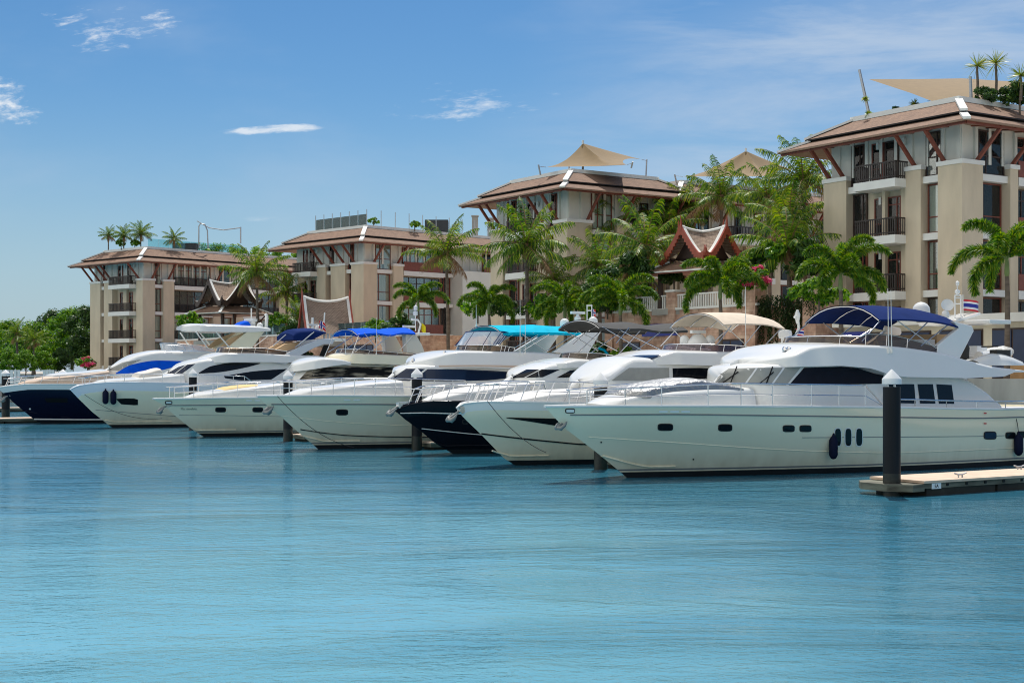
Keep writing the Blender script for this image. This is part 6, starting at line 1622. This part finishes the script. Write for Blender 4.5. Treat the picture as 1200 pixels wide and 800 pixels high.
g.body('dinghy_cover', [(268, 409), (274, 405), (284, 404.5), (296, 408)], [(268, 411), (296, 411)], [(268, .9), (296, 1.0)], M['whitecloth'], r=.2, tum=.1)

# ------------------------------------------------------------------ piles, finger piers
M['pile'] = mat('black pile sleeve', (.010, .011, .014), .55, spec=.25, var=.35, vscale=3, bump=.15, bscale=9, stretch=(1, 1, .2))
M['algae'] = mat('wet pile foot', (.028, .03, .02), .5, col2=(.006, .008, .006), vscale=9)
M['capwhite'] = mat('white cone cap', (.78, .78, .77), .35)
M['plank'] = mat('pale pier deck', (.66, .50, .37), .8, var=.18, vscale=2.5)
M['fascia'] = mat('weathered pier fascia', (.21, .21, .155), .85, col2=(.055, .05, .035), vscale=1.6, bump=.4, bscale=8, stretch=(.5, 1, 3))
M['float'] = mat('dark pier float', (.035, .032, .022), .8, var=.5, vscale=2)
def pile(px, ypx, top_y, label, r=.24, flat=False):
    dd = FPX * EYE / (ypx - CY); p = W(px, CY, dd); zt = EYE - (top_y - CY) / FPX * dd
    root = thing('mooring_pile', label, 'pile', (p.x, p.y, 0), 0, 'black mooring piles with white caps')
    MB().lathe((0, 0, 0), [(r, -1.5), (r, zt - .5)], 24).build('pole', M['pile'], root, smooth=50)
    MB().lathe((0, 0, 0), [(r * 1.006, -1.4), (r * 1.006, .62)], 24).build('wet_foot', M['algae'], root, smooth=50)
    c = MB(); c.lathe((0, 0, 0), [(r * 1.1, zt - .42 if not flat else zt - .25), (r * 1.1, zt - .28 if not flat else zt - .08), (r * 1.06, zt - .26 if not flat else zt - .06), (.015, zt if not flat else zt + .04)], 24); c.build('cap', M['capwhite'], root, smooth=30)
    return p
P1 = pile(1045, 580, 432.5, 'big black mooring pile with a white cone cap at the end of the near pier', .245)
pile(704, 549.5, 436.5, 'black pile with a low white cap between the largest yacht and the beige canopied one', .24)
pile(488.5, 527, 431, 'black pile with a pointed white cap in front of the cyan canopied yacht', .235)
pile(337.5, 517, 434, 'black pile with a white cap beside the bow of the cyan canopied yacht', .235)
pile(226, 503.6, 432, 'black pile with a white cap behind the lettered bow', .235)
pile(73.7, 490, 432.4, 'distant black pile with a white cap beyond the foredeck of the navy hulled yacht', .3)
pile(6.7, 489, 433, 'distant black pile with a white cap at the left edge of the view', .3)
UX, UN = Vector((math.cos(BA), math.sin(BA), 0)), Vector((-math.sin(BA), math.cos(BA), 0))
def pier(corner, L_, Wd, z, label, cleats=(), sign=False):
    root = thing('finger_pier', label, 'pier', (corner.x, corner.y, 0), BA, 'finger piers between the berths')
    MB().box(-.03, L_, -.03, Wd + .03, z - .07, z).build('deck', M['plank'], root)
    fa = MB(); fa.box(0, L_, 0, .09, z - .22, z - .072); fa.box(0, L_, Wd - .09, Wd, z - .22, z - .072); fa.box(0, .09, .09, Wd - .09, z - .22, z - .072)
    fo = fa.build('fascia', M['fascia'], root)
    ft = MB(); k = .15
    while k < L_ - 1: ft.box(k, min(L_, k + 2.9), .05, Wd - .05, -.3, z - .225); k += 3.0
    ft.build('float', M['float'], root)
    k = .9
    while sign and k < 12: MB().box(k, k + .09, -.02, 0, z - .17, z - .1).build('bolt_head', M['black'], fo); k += .8
    for x, y in cleats:
        c = MB()
        for s in (-.08, .08): c.tube([(x + s, y, z), (x + s, y, z + .09)], .025, 6)
        c.tube([(x - .25, y, z + .13), (x - .1, y, z + .09), (x + .1, y, z + .09), (x + .25, y, z + .13)], .025, 6); c.build('cleat', M['galv'], root, smooth=60)
    if sign:
        s_ = MB().box(.30, .68, -.012, -.003, z - .24, z - .08).build('number_plate', M['capwhite'], root)
        text_on('EA', .14, (.49, -.018, z - .165), (R(90), 0, 0), M['black'], 'plate_lettering', s_, .002)
    return root
c0 = W(1083, CY, 39.9)
pr = pier(c0, 42, 2.0, .43, 'near concrete finger pier with a pale deck, cleats and a small number plate', [(1.9, .35), (6.2, 1.7), (9.5, .35), (14, 1.7)], True)
gd = MB(); gd.box(-.5, -.04, -.05, 2.0, .14, .34); gd.prism([(-.5, -.05, .14), (-.95, .5, .14), (-.95, 1.5, .14), (-.5, 2.0, .14)], (0, 0, .2)); gd.build('pile_guide', M['fascia'], pr)
def behind(px, ypx, off): dd = FPX * EYE / (ypx - CY); p = W(px, CY, dd); return Vector((p.x, p.y, 0)) + UX * off
pier(behind(704, 549.5, .5) - UN * .5, 16, 1.0, .35, 'finger pier beside the largest yacht, mostly hidden by its bow')
pier(behind(488.5, 527, .45) - UN * .5, 16, 1.0, .35, 'finger pier behind the pile in front of the cyan canopied yacht')
pier(behind(337.5, 517, .45) - UN * 1.0, 18, 1.6, .35, 'finger pier behind the bow of the cyan canopied yacht')
pier(behind(226, 503.6, .45) - UN * .6, 18, 1.2, .35, 'finger pier behind the lettered bow')
def loose(px0, px1, y, wd, label):
    a = W(px0, CY, FPX * (EYE - .35) / (y - CY)); r = pier(Vector((a.x, a.y, 0)) - UX * 14, 15.5 + (px1 - px0) * .0, wd, .35, label); return r
loose(40, 44, 489.5, 2.2, 'pale pier at the left edge, under the navy bow, the nearer of the two')
loose(21, 22, 477.5, 2.0, 'pale pier at the left edge, the farther of the two')
# white fence posts on the left shore
for i, (x0, x1, n, lb) in enumerate(((1, 22, 6, 'white slatted gate panel on the left shore at the edge of the view'), (52, 62, 4, 'white slatted gate panel on the left shore beside the small bollard'), (78, 84, 3, 'white panel on the left shore right of the distant white capped pile'))):
    D = 150; r = thing('slatted_panel', lb, 'fence', W(x0, 440, D) * 1.0, 0, 'white slatted panels on the left shore'); o = W(x0, 440, D); m = MB()
    for k in range(n):
        a = W(x0 + (x1 - x0) * k / (n - 1), 445, D) - o; m.box(a.x - .14, a.x + .14, -.05, .05, a.z - .4, a.z + 1.05)
    m.build('slats', M['paint'], r); r.location = o
    b0, b1 = W(x0, 434.5, D) - o, W(x1, 434.5, D) - o; MB().bar(b0 + Vector((0, .08, 0)), b1 + Vector((0, .08, 0)), .04, .1).build('rail', M['paint'], r)
# shore deck under the left planting, right-hand quay furniture
lw = MB(); lw.box(-60, -43, 160, 190, 1.2, 2.6); tag(lw.build('shore_bank', M['conc']), 'low grey concrete bank in front of the shrubs on the left shore', 'bank', kind='structure')
kb = thing('service_pedestal', 'dark grey service pedestal against the concrete quay wall', 'pedestal', Q(8.2, -.25, 2.0)); MB().box(-.2, .2, -.2, .2, 0, 1.0).build('post', M['brownwood'], kb); MB().box(-.32, .32, -.26, .26, .75, 1.25).build('box', M['galv'], kb)
wb = MB(); A_ = Q(3.0, .8, GZ); qbox(wb, 1.0, 6.2, .9, 1.5, GZ, GZ + .75); tag(wb.build('planter_box', mat('ochre timber planter', (.42, .24, .10), .7, var=.3, vscale=2)), 'long ochre planter box on the quay at the right edge', 'planter')
